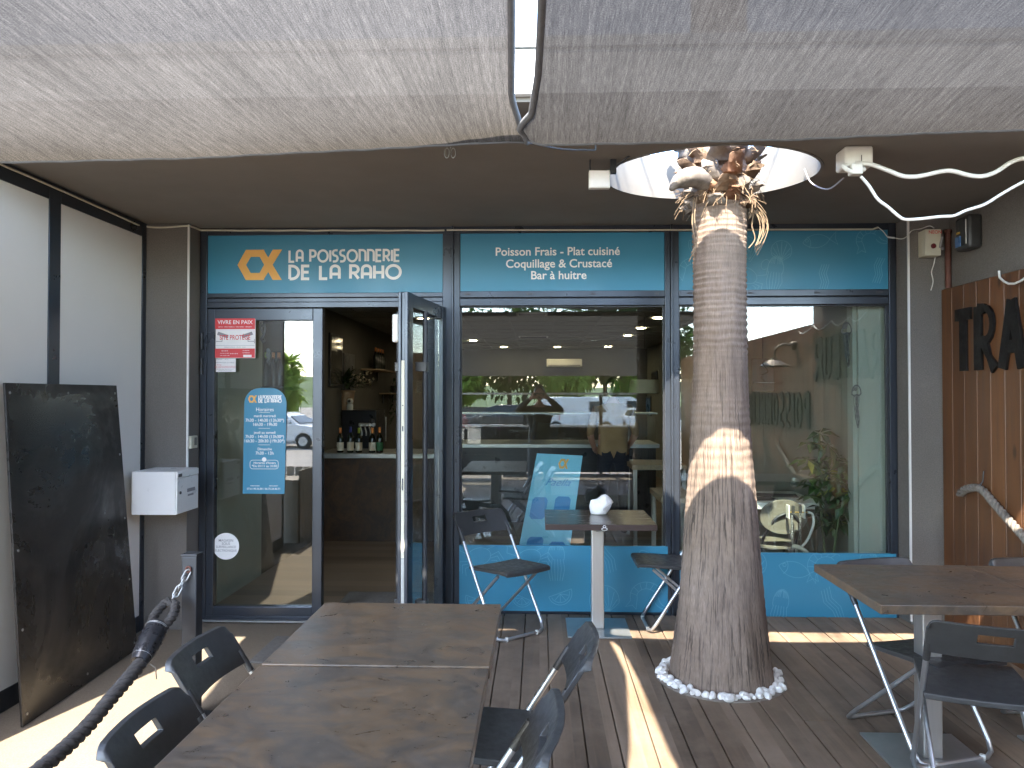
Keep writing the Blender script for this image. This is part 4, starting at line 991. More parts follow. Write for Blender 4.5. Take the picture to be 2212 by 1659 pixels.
# ---------------------------------------------------------------- folding chairs
def make_chair(label):
    th = thing('folding_chair', (0, 0, 0), label, 'folding chair', 'black folding chairs on the terrace')
    def tub(z): t = z / .735; return .20 - .47 * t            # y of the long tube at height z
    bw = .205
    def bk(x, z, d):
        q = abs(x) - (bw - .03); zz = z
        if q > 0 and z > .70: zz = z - (.03 - math.sqrt(max(0, .03 ** 2 - q * q))) * (z - .70) / .035
        return (x, tub(z) - .028 * (1 - (x / bw) ** 2) + d, zz)
    xs = [-bw, -bw + .006, -bw + .015, -bw + .03, -.12, -.055, -.02, .02, .055, .12, bw - .03, bw - .015, bw - .006, bw]
    zs_ = [.598, .606, .625, .645, .660, .664, .700, .705, .72, .735]
    skip = {(i, j) for i in (5, 6, 7) for j in (5,)}
    MB().plate(xs, zs_, bk, -.010, .010, skip).build('backrest', 'black_plastic', th, smooth=50, bevel=.003)
    mb = MB(); sx = [-.188, -.17, -.09, 0, .09, .17, .188]; sy_ = [-.10, -.085, -.02, .08, .20, .258, .275]
    def st(x, y, d):
        taper = 1 - .08 * (y + .10) / .33 + .0; e = 0
        if y > .24: e = -.010 * ((y - .24) / .035) ** 2
        return (x * taper * 1.02, y, .408 + .02 * (y + .1) / .33 + e - .006 * (1 - (x / .19) ** 2) + d)
    mb.plate(sx, sy_, st, -.011, .011).build('seat', 'black_plastic', th, smooth=50, bevel=.004)
    X = .193
    for sg in (-1, 1):
        pass
    mb = MB(); top = .625
    def fpath():
        p = [(-X, tub(top), top)]
        for z in (.45, .3, .15, .06): p.append((-X, tub(z), z))
        p += [(-X + .012, tub(.02) , .022), (-X + .05, tub(0) + .004, .012), (0, tub(0) + .004, .012), (X - .05, tub(0) + .004, .012), (X - .012, tub(.02), .022)]
        for z in (.06, .15, .3, .45, top): p.append((X, tub(z), z))
        return p
    mb.tube(fpath(), .0105, 10); mb.build('front_frame', 'chrome_tube', th, smooth=60)
    X2 = .165; a = (.175, .40); b = (-.27, .012)
    mb = MB(); L = lambda t: (a[0] + (b[0] - a[0]) * t, a[1] + (b[1] - a[1]) * t)
    p = [(-X2, *L(t)) for t in (0, .3, .6, .9)] + [(-X2 + .012, *L(.985)), (-X2 + .05, *L(1)), (0, *L(1)), (X2 - .05, *L(1)), (X2 - .012, *L(.985))] + [(X2, *L(t)) for t in (.9, .6, .3, 0)]
    mb.tube(p, .0095, 10); mb.build('rear_frame', 'chrome_tube', th, smooth=60)
    for sg in (-1, 1): MB().tube([(sg * X, tub(.64), .64), (sg * X, tub(.565), .565)], .0128, 10).build('backrest_socket', 'black_plastic', th, smooth=60)
    for sg in (-1, 1):
        MB().lathe([(.010, -.012), (.012, 0), (.012, .012)], (sg * .12, tub(0) + .004, .0125), 10).build('rubber_foot', 'white_plastic', th, smooth=50)
    return th
chair0 = make_chair('x'); index_kids(chair0); first_chair = True
def chair(label, x, y, z, deg):
    global first_chair
    o = chair0 if first_chair else copy_tree(chair0); first_chair = False
    o.location = (x, y, z); o.rotation_euler = (0, 0, R(deg)); o['label'] = label; return o
# deg 0 faces the shop (+Y)
chair('black folding chair left of the rear joined table, its back next to the rope post', -.93, 2.585, -.09, -92)
chair('black folding chair in the near left foreground with the sunlit hand slot', -.81, 2.01, -.09, -90)
chair('black folding chair right of the joined tables, the one nearer the shop', -.115, 2.42, 0, 87)
chair('black folding chair right of the joined tables, nearest to the camera', -.245, 1.83, 0, 86)
chair('black folding chair beside the middle window, angled left of the dark table', -.24, 4.83, 0, -140)
chair('black folding chair between the dark window table and the palm trunk', .90, 4.97, 0, 90)
chair('black folding chair in front of the right table with its back to the camera', 1.625, 2.846, 0, -18)
chair('black folding chair behind the right table, in front of the blue base panel', 1.66, 3.34, 0, 197)
chair('black folding chair behind the fence side table at the right edge', 2.36, 3.38, 0, 184)

# white crumpled bag on the window table
th = thing('crumpled_bag', (.405, 4.99, .725), 'crumpled white paper bag standing on the dark window table', 'bag')
bm = bmesh.new(); bmesh.ops.create_icosphere(bm, subdivisions=4, radius=1.0); rr_ = random.Random(5)
cr = [(Vector((rr_.gauss(0, 1), rr_.gauss(0, 1), rr_.gauss(0, 1))).normalized(), rr_.uniform(.02, .08)) for _ in range(60)]
for v in bm.verts:
    n_ = v.co.normalized(); f_ = 1.0
    for c_, d_ in cr: f_ -= d_ * max(0, n_.dot(c_) - .86) * 5
    x_, y_, z_ = n_.x * .078 * f_, n_.y * .065 * f_, n_.z * .076 * f_
    if z_ < -.05: z_ = -.05 - (z_ + .05) * .1
    x_ += .014 * (z_ / .07) + (.012 if z_ > .02 and x_ > 0 else 0)
    if z_ > .03: z_ += .012 * math.sin(x_ * 60)
    v.co = Vector((x_, y_, z_ + .051))
me = bpy.data.meshes.new('bag'); bm.to_mesh(me); bm.free(); me.materials.append(MATS['paper_white'])
o = bpy.data.objects.new('bag_body', me); COL.objects.link(o); o.parent = th
mb = MB()
for k in range(9): mb.stroke([(.015 + .006 * k, .030 + .003 * k), (.017 + .006 * k, .047 + .004 * k)], .0022, lambda a, b, d: (a, -.068 - d * .2 + .10 * a * a, b), .003, 0)
for i in range(len(mb.v)): mb.v[i] = (mb.v[i][0] + .405, mb.v[i][1] + 4.99, mb.v[i][2] + .725)
mb.build('print_lines', 'grey_print', th, fix=False)

# ---------------------------------------------------------------- left side: board, mailbox, post, chain, rope
th = thing('leaning_board', (-2.6, 4.15, -.09), 'large scuffed black board leaning on the white panel wall', 'board')
A = [onX(-60, 829, LWX + .035), onX(248, 833, LWX + .035), onZ(293, 1402, -.088), onZ(44, 1572, -.088)]
A[0] = Vector((LWX + .035, 3.62, A[1].z + .0))
nrm = (A[1] - A[2]).cross(A[3] - A[2]).normalized()
if nrm.x < 0: nrm = -nrm
mb = MB(); T_ = .012; q = [A[3], A[2], A[1], A[0]]
mb.hexa([p for p in q] + [p + nrm * T_ for p in q]); mb.build('sheet', 'scuffed_black_board', th, bevel=.002)
mb = MB()
for (i, j) in ((.03, .03), (.03, .5), (.03, .97), (.5, .03), (.97, .03), (.97, .5), (.97, .97), (.5, .97), (.03, .27), (.97, .27), (.97, .74)):
    p = (q[0] * (1 - j) + q[3] * j) * (1 - i) + (q[1] * (1 - j) + q[2] * j) * i + nrm * (T_ + .0005)
    mb.tube([p, p + nrm * .003], .007, 8)
mb.build('screw', 'galvanised', th)
th = thing('mailbox', (-2.48, 4.88, .74), 'white steel mailbox fixed to the grey pillar above the black board', 'mailbox')
mx0, mx1, my0, my1, mz0, mz1 = -2.63, -2.338, 4.725, 5.039, .742, 1.02
MB().box((mx0, my0, mz0), (mx1 - .004, my1, mz1)).build('body', 'mailbox_white', th, bevel=.004)
MB().box((mx1 - .0038, my0 + .004, mz0 + .004), (mx1 + .006, my1 - .012, mz1 - .045)).build('flap_door', 'mailbox_white', th, bevel=.003)
MB().box((mx1 - .0038, my0 + .004, mz1 - .042), (mx1 + .009, my1 - .012, mz1 - .002)).build('slot_cover', 'mailbox_white', th, bevel=.003)
MB().lathe([(.010, 0), (.010, .006)], (mx1 + .0055, my0 + .045, .88), 14, axis='x').build('lock', 'dark_print', th)
MB().box((mx1 + .0092, my0 + .012, mz1 - .036), (mx1 + .011, my0 + .06, mz1 - .016)).build('latch', 'black_plastic', th)
MB().box((mx1 + .0062, my0 + .14, .872), (mx1 + .008, my0 + .25, .895)).box((mx1 + .0062, my0 + .15, .845), (mx1 + .0075, my0 + .23, .857)).build('name_plate', 'grey_print', th)
th = thing('alarm_contact', (fx(418), 5.1, 1.2), 'small cream ribbed alarm box on the side of the left pillar', 'alarm box')
ax = fx(430); p0, p1 = onY(403, 942, 5.06), onY(403, 969, 5.06)
MB().box((ax - .001, 5.055, p1.z), (ax + .020, 5.15, p0.z)).build('case', 'cream_plastic', th, bevel=.003)
mb = MB()
for k in range(5): mb.box((ax + .0202, 5.10 + .008 * k, p1.z + .02), (ax + .0215, 5.103 + .008 * k, p0.z - .012))
mb.build('grille', 'dark_print', th)
# post with its chain
rp = thing('rope_post', (-1.725, 3.66, -.09), 'square dark steel post holding the black barrier rope', 'post')
MB().box((-1.765, 3.63, -.089), (-1.69, 3.70, .715)).build('shaft', 'black_steel', rp, bevel=.004)
MB().box((-1.769, 3.626, .7155), (-1.686, 3.704, .728)).build('cap', 'black_steel', rp, bevel=.003)
MB().box((-1.80, 3.585, -.0898), (-1.655, 3.745, -.0893 + .006)).build('foot_plate', 'black_steel', rp)
hk = MB().tube([(-1.728 + .012 * math.cos(a_), 3.622, .655 + .014 * math.sin(a_)) for a_ in [2 * PI * k / 14 for k in range(14)]], .0045, 8, closed=True); hk.build('eyelet', 'rust_pipe', rp, smooth=60)
ch = thing('chain', (-1.74, 3.6, .60), 'short galvanised chain between the post eyelet and the rope loop', 'chain')
def link(mb, c, d, up, L=.030, w=.013, r=.0042):
    d = Vector(d).normalized(); s_ = d.cross(Vector(up)).normalized(); c = Vector(c); pts = []
    for k in range(20):
        t = 2 * PI * k / 20; pts.append(c + d * (L * math.sin(t) * .55 + (L * .45 if math.sin(t) > 0 else -L * .45)) + s_ * w * math.cos(t))
    return mb.tube(pts, r, 8, closed=True)
cdir = Vector((-.38, -.5, -1.0)).normalized(); c0 = Vector((-1.733, 3.612, .628))
for k in range(4):
    link(MB(), c0 + cdir * (.0 + .040 * k), cdir, (1, .2, 0) if k % 2 else (.3, -1, .2)).build('link', 'galvanised', ch, smooth=60)
# barrier rope (three twisted strands): a loop through the chain, a taped splice, then the sagging run
rope = thing('barrier_rope', (-1.74, 3.2, .3), 'thick black twisted barrier rope with a taped splice hanging from the post', 'rope')
def twisted(mb, path, r, pitch, strands=3, seg=8):
    path = [Vector(p) for p in path]; acc = 0; fr = []
    nrm_ = None
    for i, p in enumerate(path):
        t = (path[min(i + 1, len(path) - 1)] - path[max(i - 1, 0)]).normalized()
        if i: acc += (p - path[i - 1]).length
        if nrm_ is None: nrm_ = t.cross(Vector((0, 0, 1)) if abs(t.z) < .9 else Vector((1, 0, 0))).normalized()
        else: nrm_ = (nrm_ - t * nrm_.dot(t)).normalized()
        fr.append((p, nrm_.copy(), t.cross(nrm_), acc))
    for s_ in range(strands):
        pts = []
        for p, n_, b_, a_ in fr:
            th_ = 2 * PI * (a_ / pitch + s_ / strands); pts.append(p + (n_ * math.cos(th_) + b_ * math.sin(th_)) * r * .5)
        mb.tube(pts, r * .56, seg)
def dens(pts, step=.006):
    p = smooth_path(pts, 24); out = [p[0]]; 
    for a_ in p[1:]:
        if (a_ - out[-1]).length > step: out.append(a_)
    return out
RXp = -1.76
e = c0 + cdir * .148
J = Vector((RXp - .01, 3.40, .435)); K = Vector((RXp - .005, 3.26, .345))
side = Vector((1, -.25, 0)).normalized() * .040
mb = MB(); twisted(mb, dens([J - side * .8, (J + e) * .5 - side * 1.25, e - side * .7 + Vector((0, 0, .005)), e + Vector((0, 0, .012)), e + side * .8, (J + e) * .5 + side * 1.25, J + side * .8]), .021, .085)
mb.build('loop', 'rope_dark', rope, smooth=60)
mb = MB(); pts = [J + (K - J) * t for t in [i / 10 for i in range(-1, 12)]]
mb.tube(pts, .05, 14, rs=[.046, .052, .049, .053, .050, .054, .050, .052, .047, .049, .044, .041, .036]); mb.build('tape_wrap', 'black_tape', rope, smooth=60)
mb = MB()
for t, tr_ in ((.02, .0515), (.93, .0425)):
    c_ = J + (K - J) * t; dd = (K - J).normalized(); s1 = dd.cross(Vector((1, 0, 0))).normalized(); s2 = dd.cross(s1)
    for q_ in range(2): mb.tube([c_ + dd * .006 * (q_ - 1) + (s1 * math.cos(a_) + s2 * math.sin(a_)) * tr_ for a_ in [2 * PI * k / 20 for k in range(20)]], .0012, 6, closed=True)
mb.tube([K + Vector((.03, .02, -.03)), K + Vector((.05, .03, -.05)), K + Vector((.055, .03, -.10))], .003, 6)
mb.build('wire_tie', 'galvanised', rope, smooth=60)
mb = MB(); twisted(mb, dens([K - (K - J) * .15, onX(300, 1437, RXp), onX(240, 1508, RXp), onX(180, 1578, RXp), onX(90, 1659, RXp), (RXp, 2.2, .19), (RXp, 1.7, .24), (RXp, 1.25, .40), (RXp, .95, .60)]), .030, .115)
mb.build('run', 'rope_dark', rope, smooth=60)
rp2 = thing('rope_post', (RXp, .88, -.09), 'square dark steel post at the near end of the black barrier rope', 'post')
MB().box((RXp - .038, .85, -.089), (RXp + .038, .92, .715)).build('shaft', 'black_steel', rp2, bevel=.004)
mt = tag(MB().box((onZ(518, 1450, -.09).x, 4.42, -.0888), (-.80, 4.90, -.078)).build('door_mat', 'mat_grey', bevel=.003), 'ribbed grey door mat lying before the shop door', 'door mat')

# rope hung on the fence
fr_ = thing('fence_rope', (FENCE_X - .03, 3.5, .7), 'thick twisted rope swag hanging on the plank fence', 'rope')
mb = MB(); twisted(mb, dens([(FENCE_X - .035, 4.77, .895), (FENCE_X - .03, 4.70, .935), (FENCE_X - .03, 4.56, .955), (FENCE_X - .03, 4.42, .885), (FENCE_X - .03, 4.2, .765), (FENCE_X - .03, 3.9, .62), (FENCE_X - .03, 3.4, .53), (FENCE_X - .03, 2.9, .62), (FENCE_X - .03, 2.5, .79), (FENCE_X - .03, 2.15, .95)], .008), .024, .10)
mb.build('strands', 'rope_natural', fr_, smooth=60)
MB().tube([(FENCE_X - .002, 4.57, 1.06), (FENCE_X - .008, 4.57, 1.0), (FENCE_X - .03, 4.57, .96)], .004, 6).build('hook', 'black_steel', fr_)
MB().tube([(FENCE_X - .002, 2.15, 1.06), (FENCE_X - .008, 2.15, 1.0), (FENCE_X - .03, 2.15, .95)], .004, 6).build('hook', 'black_steel', fr_)
# wall lamp on the fence
lp = thing('wall_lamp', (FENCE_X, 2.65, 2.0), 'rusty dish wall lamp on a bent arm on the plank fence', 'lamp')
MB().lathe([(.045, -.0), (.045, -.03), (.03, -.045)], (FENCE_X - .001, 2.65, 2.03), 16, axis='x').build('wall_plate', 'lamp_shade', lp, smooth=40)
MB().tube(smooth_path([(FENCE_X - .03, 2.65, 2.03), (FENCE_X - .13, 2.65, 2.04), (FENCE_X - .2, 2.65, 1.99), (FENCE_X - .22, 2.65, 1.90)], 5), .012, 10).build('arm', 'lamp_shade', lp, smooth=60)
MB().lathe([(.03, .07), (.04, .045), (.09, .02), (.15, -.02), (.15, -.028), (.088, .012), (.03, .03)], (FENCE_X - .22, 2.65, 1.84), 28, cap=False).build('shade', 'lamp_shade', lp, smooth=40)
wr = thing('fence_cable', (FENCE_X, 3.6, 2.2), 'thin white cable looped along the top edge of the plank fence', 'cable')
pts = []
for a_, b_ in ((4.38, 4.05), (4.05, 3.65), (3.65, 3.2), (3.2, 2.75)):
    for t in [i / 6 for i in range(6)]: pts.append((FENCE_X - .012 - .02 * math.sin(PI * t), a_ + (b_ - a_) * t, 2.19 - .06 * math.sin(PI * t)))
MB().tube([(FENCE_X - .012, 4.385, 2.23)] + pts, .0065, 8).build('wire', 'white_plastic', wr, smooth=60)

# ---------------------------------------------------------------- fittings under the canopy
th = thing('flood_light', (.31, 3.79, 2.62), 'small square white flood light hanging under the canopy left of the palm', 'light')
c_ = onY(1295, 386, 3.74)
MB().box((c_.x - .053, 3.735, c_.z - .047), (c_.x + .053, 3.775, c_.z + .042)).build('housing', 'white_plastic', th, bevel=.004)
MB().box((c_.x - .047, 3.731, c_.z - .041), (c_.x + .047, 3.7345, c_.z + .036)).build('lens', 'paper_white', th)
boxes('bracket', 'black_steel', th, [((c_.x - .05, 3.745, c_.z + .0425), (c_.x - .042, 3.765, ZS - .001)), ((c_.x + .055, 3.74, c_.z + .03), (c_.x + .085, 3.77, ZS - .001))])
mb = MB().tube(smooth_path([(c_.x + .07, 3.755, 2.65), (c_.x + .13, 3.7, 2.69), (c_.x + .17, 3.72, 2.72)], 4), .005, 6)
mb.build('cable', 'black_steel', th)
th = thing('ceiling_hook', (-.42, 3.5, 2.7), 'pair of thin steel rings hanging from the canopy behind the left net', 'hook')
for dx in (-.012, .018):
    MB().tube([(-.425 + dx + .011 * math.cos(a_), 3.5 + .006 * math.sin(a_), 2.66 + .026 * math.sin(a_)) for a_ in [2 * PI * k / 18 for k in range(18)]], .0026, 7, closed=True).build('ring', 'galvanised', th, smooth=60)
MB().tube([(-.42, 3.5, ZS), (-.42, 3.5, 2.682)], .003, 6).build('shank', 'galvanised', th)
th = thing('junction_box', (1.535, 3.62, 2.7), 'white plastic junction box with plugs under the canopy right of the opening', 'junction box')
b0, b1 = onY(1822, 362, 3.60), onY(1883, 324, 3.60)
MB().box((b0.x, 3.58, b0.z), (b1.x, 3.70, ZS - .001)).build('case', 'white_plastic', th, bevel=.012, bseg=3)
MB().box((b0.x + .075, 3.5775, b0.z + .012), (b0.x + .078, 3.5795, b1.z - .03)).build('seam', 'dark_print', th)
MB().tube(smooth_path([(b0.x + .02, 3.59, b0.z + .01), (b0.x - .01, 3.58, b0.z - .0), (b0.x + .03, 3.57, b0.z - .03), (b0.x + .09, 3.58, b0.z - .015)], 5), .011, 8).build('loop', 'white_plastic', th, smooth=60)
p_ = onY(1851, 366, 3.58)
MB().box((p_.x - .032, 3.56, p_.z - .026), (p_.x + .022, 3.61, p_.z + .024)).build('plug', 'white_plastic', th, bevel=.006)
th = thing('hanging_cable', (1.9, 3.58, 2.6), 'thick white wavy cable running right from the junction box, the upper one', 'cable')
MB().tube(smooth_path([onY(u, v, 3.58) for u, v in ((1846, 353), (1880, 355), (1915, 367), (1945, 379), (1965, 382), (1990, 380), (2035, 370), (2060, 370), (2090, 378), (2120, 381), (2150, 372), (2185, 350), (2215, 342), (2260, 344))] + [Vector((2.715, 3.6, 2.63))], 5), .0105, 10).build('wire', 'white_plastic', th, smooth=60)
th = thing('hanging_cable', (1.9, 3.55, 2.5), 'thinner white cable drooping low below the junction box, the lower one', 'cable')
MB().tube(smooth_path([onY(u, v, 3.56) for u, v in ((1859, 381), (1876, 400), (1896, 430), (1918, 447), (1940, 466), (1955, 474), (1985, 473), (2030, 468), (2060, 466), (2085, 455), (2105, 449), (2130, 440), (2165, 418), (2212, 392), (2260, 372))] + [Vector((2.715, 3.58, 2.56))], 5), .0072, 10).build('wire', 'white_plastic', th, smooth=60)
th = thing('hanging_cable', (1.4, 3.9, 2.8), 'thin grey wire curving across the rim of the round roof opening', 'cable')
MB().tube(smooth_path([onY(1738, 365, 4.12), onY(1750, 392, 4.05), onY(1770, 405, 3.95), onY(1793, 408, 3.8), onY(1822, 385, 3.68)], 5), .004, 6).build('wire', 'grey_print', th, smooth=60)
# white conduit with lamps along the wall top and above the signs
th = thing('light_strip', (0, 5.19, 2.66), 'cream tube light strip running along the wall top and above the blue signs', 'light strip')
pts = [onX(-60, 321, LWX + .012), onX(0, 354, LWX + .012), onX(60, 380, LWX + .012), onX(140, 415, LWX + .012), onX(230, 455, LWX + .012), onX(292, 483, LWX + .014), onY(306, 488, PY - .012), onY(330, 491, PY - .012), onY(360, 491, PY - .012), onY(403, 488, PY - .012), onY(418, 491, 5.10), onY(434, 497.5, 5.19)]
pts = smooth_path(pts, 4) + [onY(u, 497.5 + (.8 if i % 2 else 0) - .0035 * max(0, u - 1400), 5.19) for i, u in enumerate(range(480, 965, 40))]
MB().tube(pts, .0062, 8).build('tube', 'cream_plastic', th, smooth=60)
MB().tube([onY(u, 497 - .0035 * max(0, u - 1400), 5.17) for u in range(965, 1900, 40)] + [onY(1897, 491, 5.17)], .0062, 8).build('tube', 'cream_plastic', th, smooth=60)
mb = MB()
for u in list(range(500, 960, 97)) + list(range(1010, 1430, 98)) + list(range(1480, 1890, 95)):
    p_ = onY(u, 494.5, 5.165); mb.box((p_.x - .02, 5.182, p_.z + .0), (p_.x + .02, 5.198, p_.z + .004))
mb.build('clip', 'dark_print', th)
th = thing('thin_wire', (2.45, 5.0, 2.6), 'thin white wire from the light strip end to the neon switch box', 'wire')
MB().tube(smooth_path([onY(1897, 491, 5.165), onY(1908, 500, 5.15), onY(1918, 512, 5.14), onY(1932, 514, 5.10), onY(1948, 516, 5.05), onY(1960, 510, 5.02), onY(1970, 498, 5.01), onY(1990, 494, 5.0), onY(2008, 488, 5.0), onY(2018, 493, 5.0)], 4), .0032, 6).build('cord', 'white_plastic', th, smooth=60)
MB().tube([onY(1918, 512, 5.14), onY(1932, 514, 5.10)], .007, 6).build('connector', 'white_plastic', th)
# NEON switch box
n0, n1 = onY(1990, 553, 4.96), onY(2033, 496, 4.96)
th = thing('neon_switch_box', (n0.x, 5.0, n0.z), 'cream switch box marked NEON with a dark red button on the right pillar', 'switch box')
bx0, bx1 = onY(1999, 520, 4.945).x, onY(2033, 520, 4.945).x
MB().box((bx0, 4.945, n0.z), (bx1, 5.039, n1.z)).build('case', 'cream_plastic', th, bevel=.003)
texts('lettering', [('NEON', bx0 + (bx1 - bx0) * .62, n1.z - .02, .031, .012, 'CENTER', .95)], 'red_print', th, lambda x, y, d: (x, 4.9435, y))
MB().lathe([(.0165, 0), (.0165, -.006), (.012, -.010)], (bx0 + (bx1 - bx0) * .5, 4.9448, n0.z + .062), 20, axis='y').build('button', 'maroon', th, smooth=40)
MB().bar((bx1 - .012, 4.94, n0.z + .05), (bx1 + .002, 4.936, n0.z + .12), .012, .01).box((bx1 - .004, 4.93, n0.z + .035), (bx1 + .010, 4.944, n0.z + .05)).build('lever', 'grey_print', th)
th = thing('thin_wire', (2.66, 5.0, 2.4), 'thin kinked white wire hanging below the neon switch box', 'wire')
MB().tube(smooth_path([(bx1 - .015, 4.99, n0.z), (bx1 - .02, 5.0, n0.z - .05), (bx1 - .035, 5.0, n0.z - .1), (bx1 - .025, 5.0, n0.z - .16), (bx1 - .04, 5.0, n0.z - .22)], 4), .003, 6).build('cord', 'white_plastic', th, smooth=60)
th = thing('drain_pipe', (2.69, 5.0, 2.3), 'short rusty brown pipe in the wall corner above the plank fence', 'pipe')
MB().tube([(2.695, 5.005, 2.22), (2.695, 5.005, 2.60)], .018, 12).build('pipe', 'rust_pipe', th, smooth=60)
MB().lathe([(.024, 0), (.024, .02)], (2.695, 5.005, 2.585), 12).build('collar', 'rust_pipe', th, smooth=40)
d0 = onX(2068, 540, 2.66); d1 = onX(2114, 462, 2.68)
th = thing('wall_dispenser', (2.7, 4.7, d0.z), 'glossy black wall device with a blue window below the canopy at the right', 'dispenser')
ya_, yb_ = d0.y, d1.y; z0_, z1_ = onX(2085, 541, 2.66).z, onX(2085, 468, 2.66).z
ylo, yhi = min(ya_, yb_), max(ya_, yb_)
MB().box((2.63, ylo + .02, z0_), (2.719, yhi - .02, z1_)).build('case', 'black_plastic', th, bevel=.022, bseg=4, smooth=40)
MB().box((2.626, yhi - .095, z0_ + .025), (2.632, yhi - .035, z0_ + .09)).build('blue_window', 'blue_screen', th, bevel=.002)
MB().box((2.627, yhi - .085, z0_ + .105), (2.6305, yhi - .05, z0_ + .118)).build('yellow_sticker', 'yellow_print', th)
MB().tube([(2.629, ylo + .045, z0_ + .03), (2.628, ylo + .045, z1_ - .03)], .004, 8).build('trim', 'brushed_steel', th, smooth=60)
# ---------------------------------------------------------------- inside the shop
def at(u, v, Y): return onY(u, v, Y)
# downlights
LPOS = [onZ(u, v, IC) for u, v in ((1422, 686), (1385, 708), (1355, 724), (1314, 748), (1204, 749), (1088, 749), (1022, 735))] + [Vector((-1.3, 7.2, IC)), Vector((-1.5, 9.6, IC))]
LNAME = ('nearest of the row along the right side', 'second of the row along the right side', 'third of the row along the right side', 'last of the row on the right', 'far back, right of the middle', 'far back, left of the middle', 'leftmost one seen in the middle window', 'above the bar, nearer the door', 'above the bar, further in')
for i, q_ in enumerate(LPOS):
    x, y = q_.x, q_.y
    th = thing('ceiling_light', (x, y, IC), 'warm round downlight in the shop ceiling, ' + LNAME[i], 'ceiling light', 'downlights in the shop ceiling')
    MB().lathe([(.075, -.0085), (.095, -.0085), (.098, -.0025), (.075, -.0025)], (x, y, IC - .003), 24, cap=False).build('trim', 'white_plastic', th)
    MB().lathe([(.0745, -.0045), (.0745, -.0025)], (x, y, IC - .003), 24).build('lens', 'lamp_lit', th)
a0_, a1_ = at(1180, 793, 15.8), at(1258, 775, 15.8)
th = thing('air_conditioner', (a0_.x, 15.8, a0_.z), 'white air conditioner on the back wall of the shop under the ceiling', 'air conditioner')
MB().box((a0_.x, 15.8, a0_.z), (a1_.x, 15.998, a1_.z)).build('case', 'white_plastic', th, bevel=.02)
MB().box((a0_.x + .04, 15.79, a0_.z + .015), (a1_.x - .04, 15.7995, a0_.z + .05)).build('louvre', 'grey_print', th)
for i, (x, y, w) in enumerate(((-.09, 9.1, .38), (-.1, 12.6, .5))):
    th = thing('ceiling_vent', (x, y, IC), 'slim ceiling vent in the shop, ' + ('the one nearer the window' if i == 0 else 'the one further inside'), 'vent')
    mb = MB().box((x - w / 2, y - .16, IC - .018), (x + w / 2, y + .16, IC - .0095)); mb.build('frame', 'white_plastic', th, bevel=.003)
    mb = MB()
    for k in range(4): mb.box((x - w / 2 + .03, y - .13 + .07 * k, IC - .0205), (x + w / 2 - .03, y - .09 + .07 * k, IC - .0182))
    mb.build('slot', 'dark_print', th)
# fish counter with glass, hood beam
th = thing('display_counter', (.2, 9.6, IF), 'long dark fish display counter with a steel edge inside the shop', 'counter')
MB().box((-1.10, 9.35, IF + .002), (1.45, 10.2, .86)).build('front', 'counter_dark', th, bevel=.004)
MB().box((-1.14, 9.30, .862), (1.49, 10.22, .91)).build('worktop', 'steel_plate', th, bevel=.004)
MB().box((-1.10, 9.34, .912), (1.45, 9.35, 1.28)).build('front_glass', 'screen_glass', th)
MB().box((-1.12, 9.33, 1.281), (1.47, 9.75, 1.30)).build('top_shelf', 'steel_plate', th)
# bar with bottles
BY = 8.05
b0_, b1_ = at(690, 983, BY), at(942, 983, BY)
th = thing('bar_counter', (-1.75, BY, IF), 'bar with rust brown front and steel top seen through the open door', 'bar')
bx0_, bx1_ = LIN + .015, b1_.x
MB().box((bx0_, BY, IF + .002), (bx1_, BY + .7, .83)).build('front_panel', 'rust_counter', th)
MB().box((bx0_, BY - .03, .832), (bx1_ + .03, BY + .72, .885)).build('worktop', 'steel_plate', th, bevel=.004)
for i, (u, foil, lab, hh) in enumerate(((735, 'foil_orange', 'label_paper', .27), (757, 'foil_blue', 'label_paper', .28), (775, 'foil_green', 'label_paper', .27), (804, 'foil_orange', 'label_paper', .27), (820, 'foil_orange', 'label_green', .275))):
    p = at(u, 965, BY + .09); lb = ('orange foil and cream label, leftmost', 'dark blue foil and a wide cream label', 'lime green foil and cream label', 'orange foil and brown label', 'orange foil and a green label')[i]
    th = thing('wine_bottle', (p.x, BY + .09, .885), 'wine bottle on the bar with ' + lb, 'bottle', 'wine bottles on the bar')
    r_ = .038; MB().lathe([(.03, .0), (r_, .006), (r_, .55 * hh), (.034, .62 * hh), (.015, .75 * hh), (.0135, .86 * hh)], (p.x, BY + .09, .8855), 16).build('glass_body', 'bottle_glass', th, smooth=40)
    MB().lathe([(.0145, .78 * hh), (.0145, hh), (.012, hh + .003)], (p.x, BY + .09, .8855), 12).build('foil', foil, th, smooth=40)
    MB().lathe([(r_ + .0006, .09 * hh), (r_ + .0006, .42 * hh)], (p.x, BY + .09, .8855), 16, cap=False).build('label', lab, th, smooth=60)
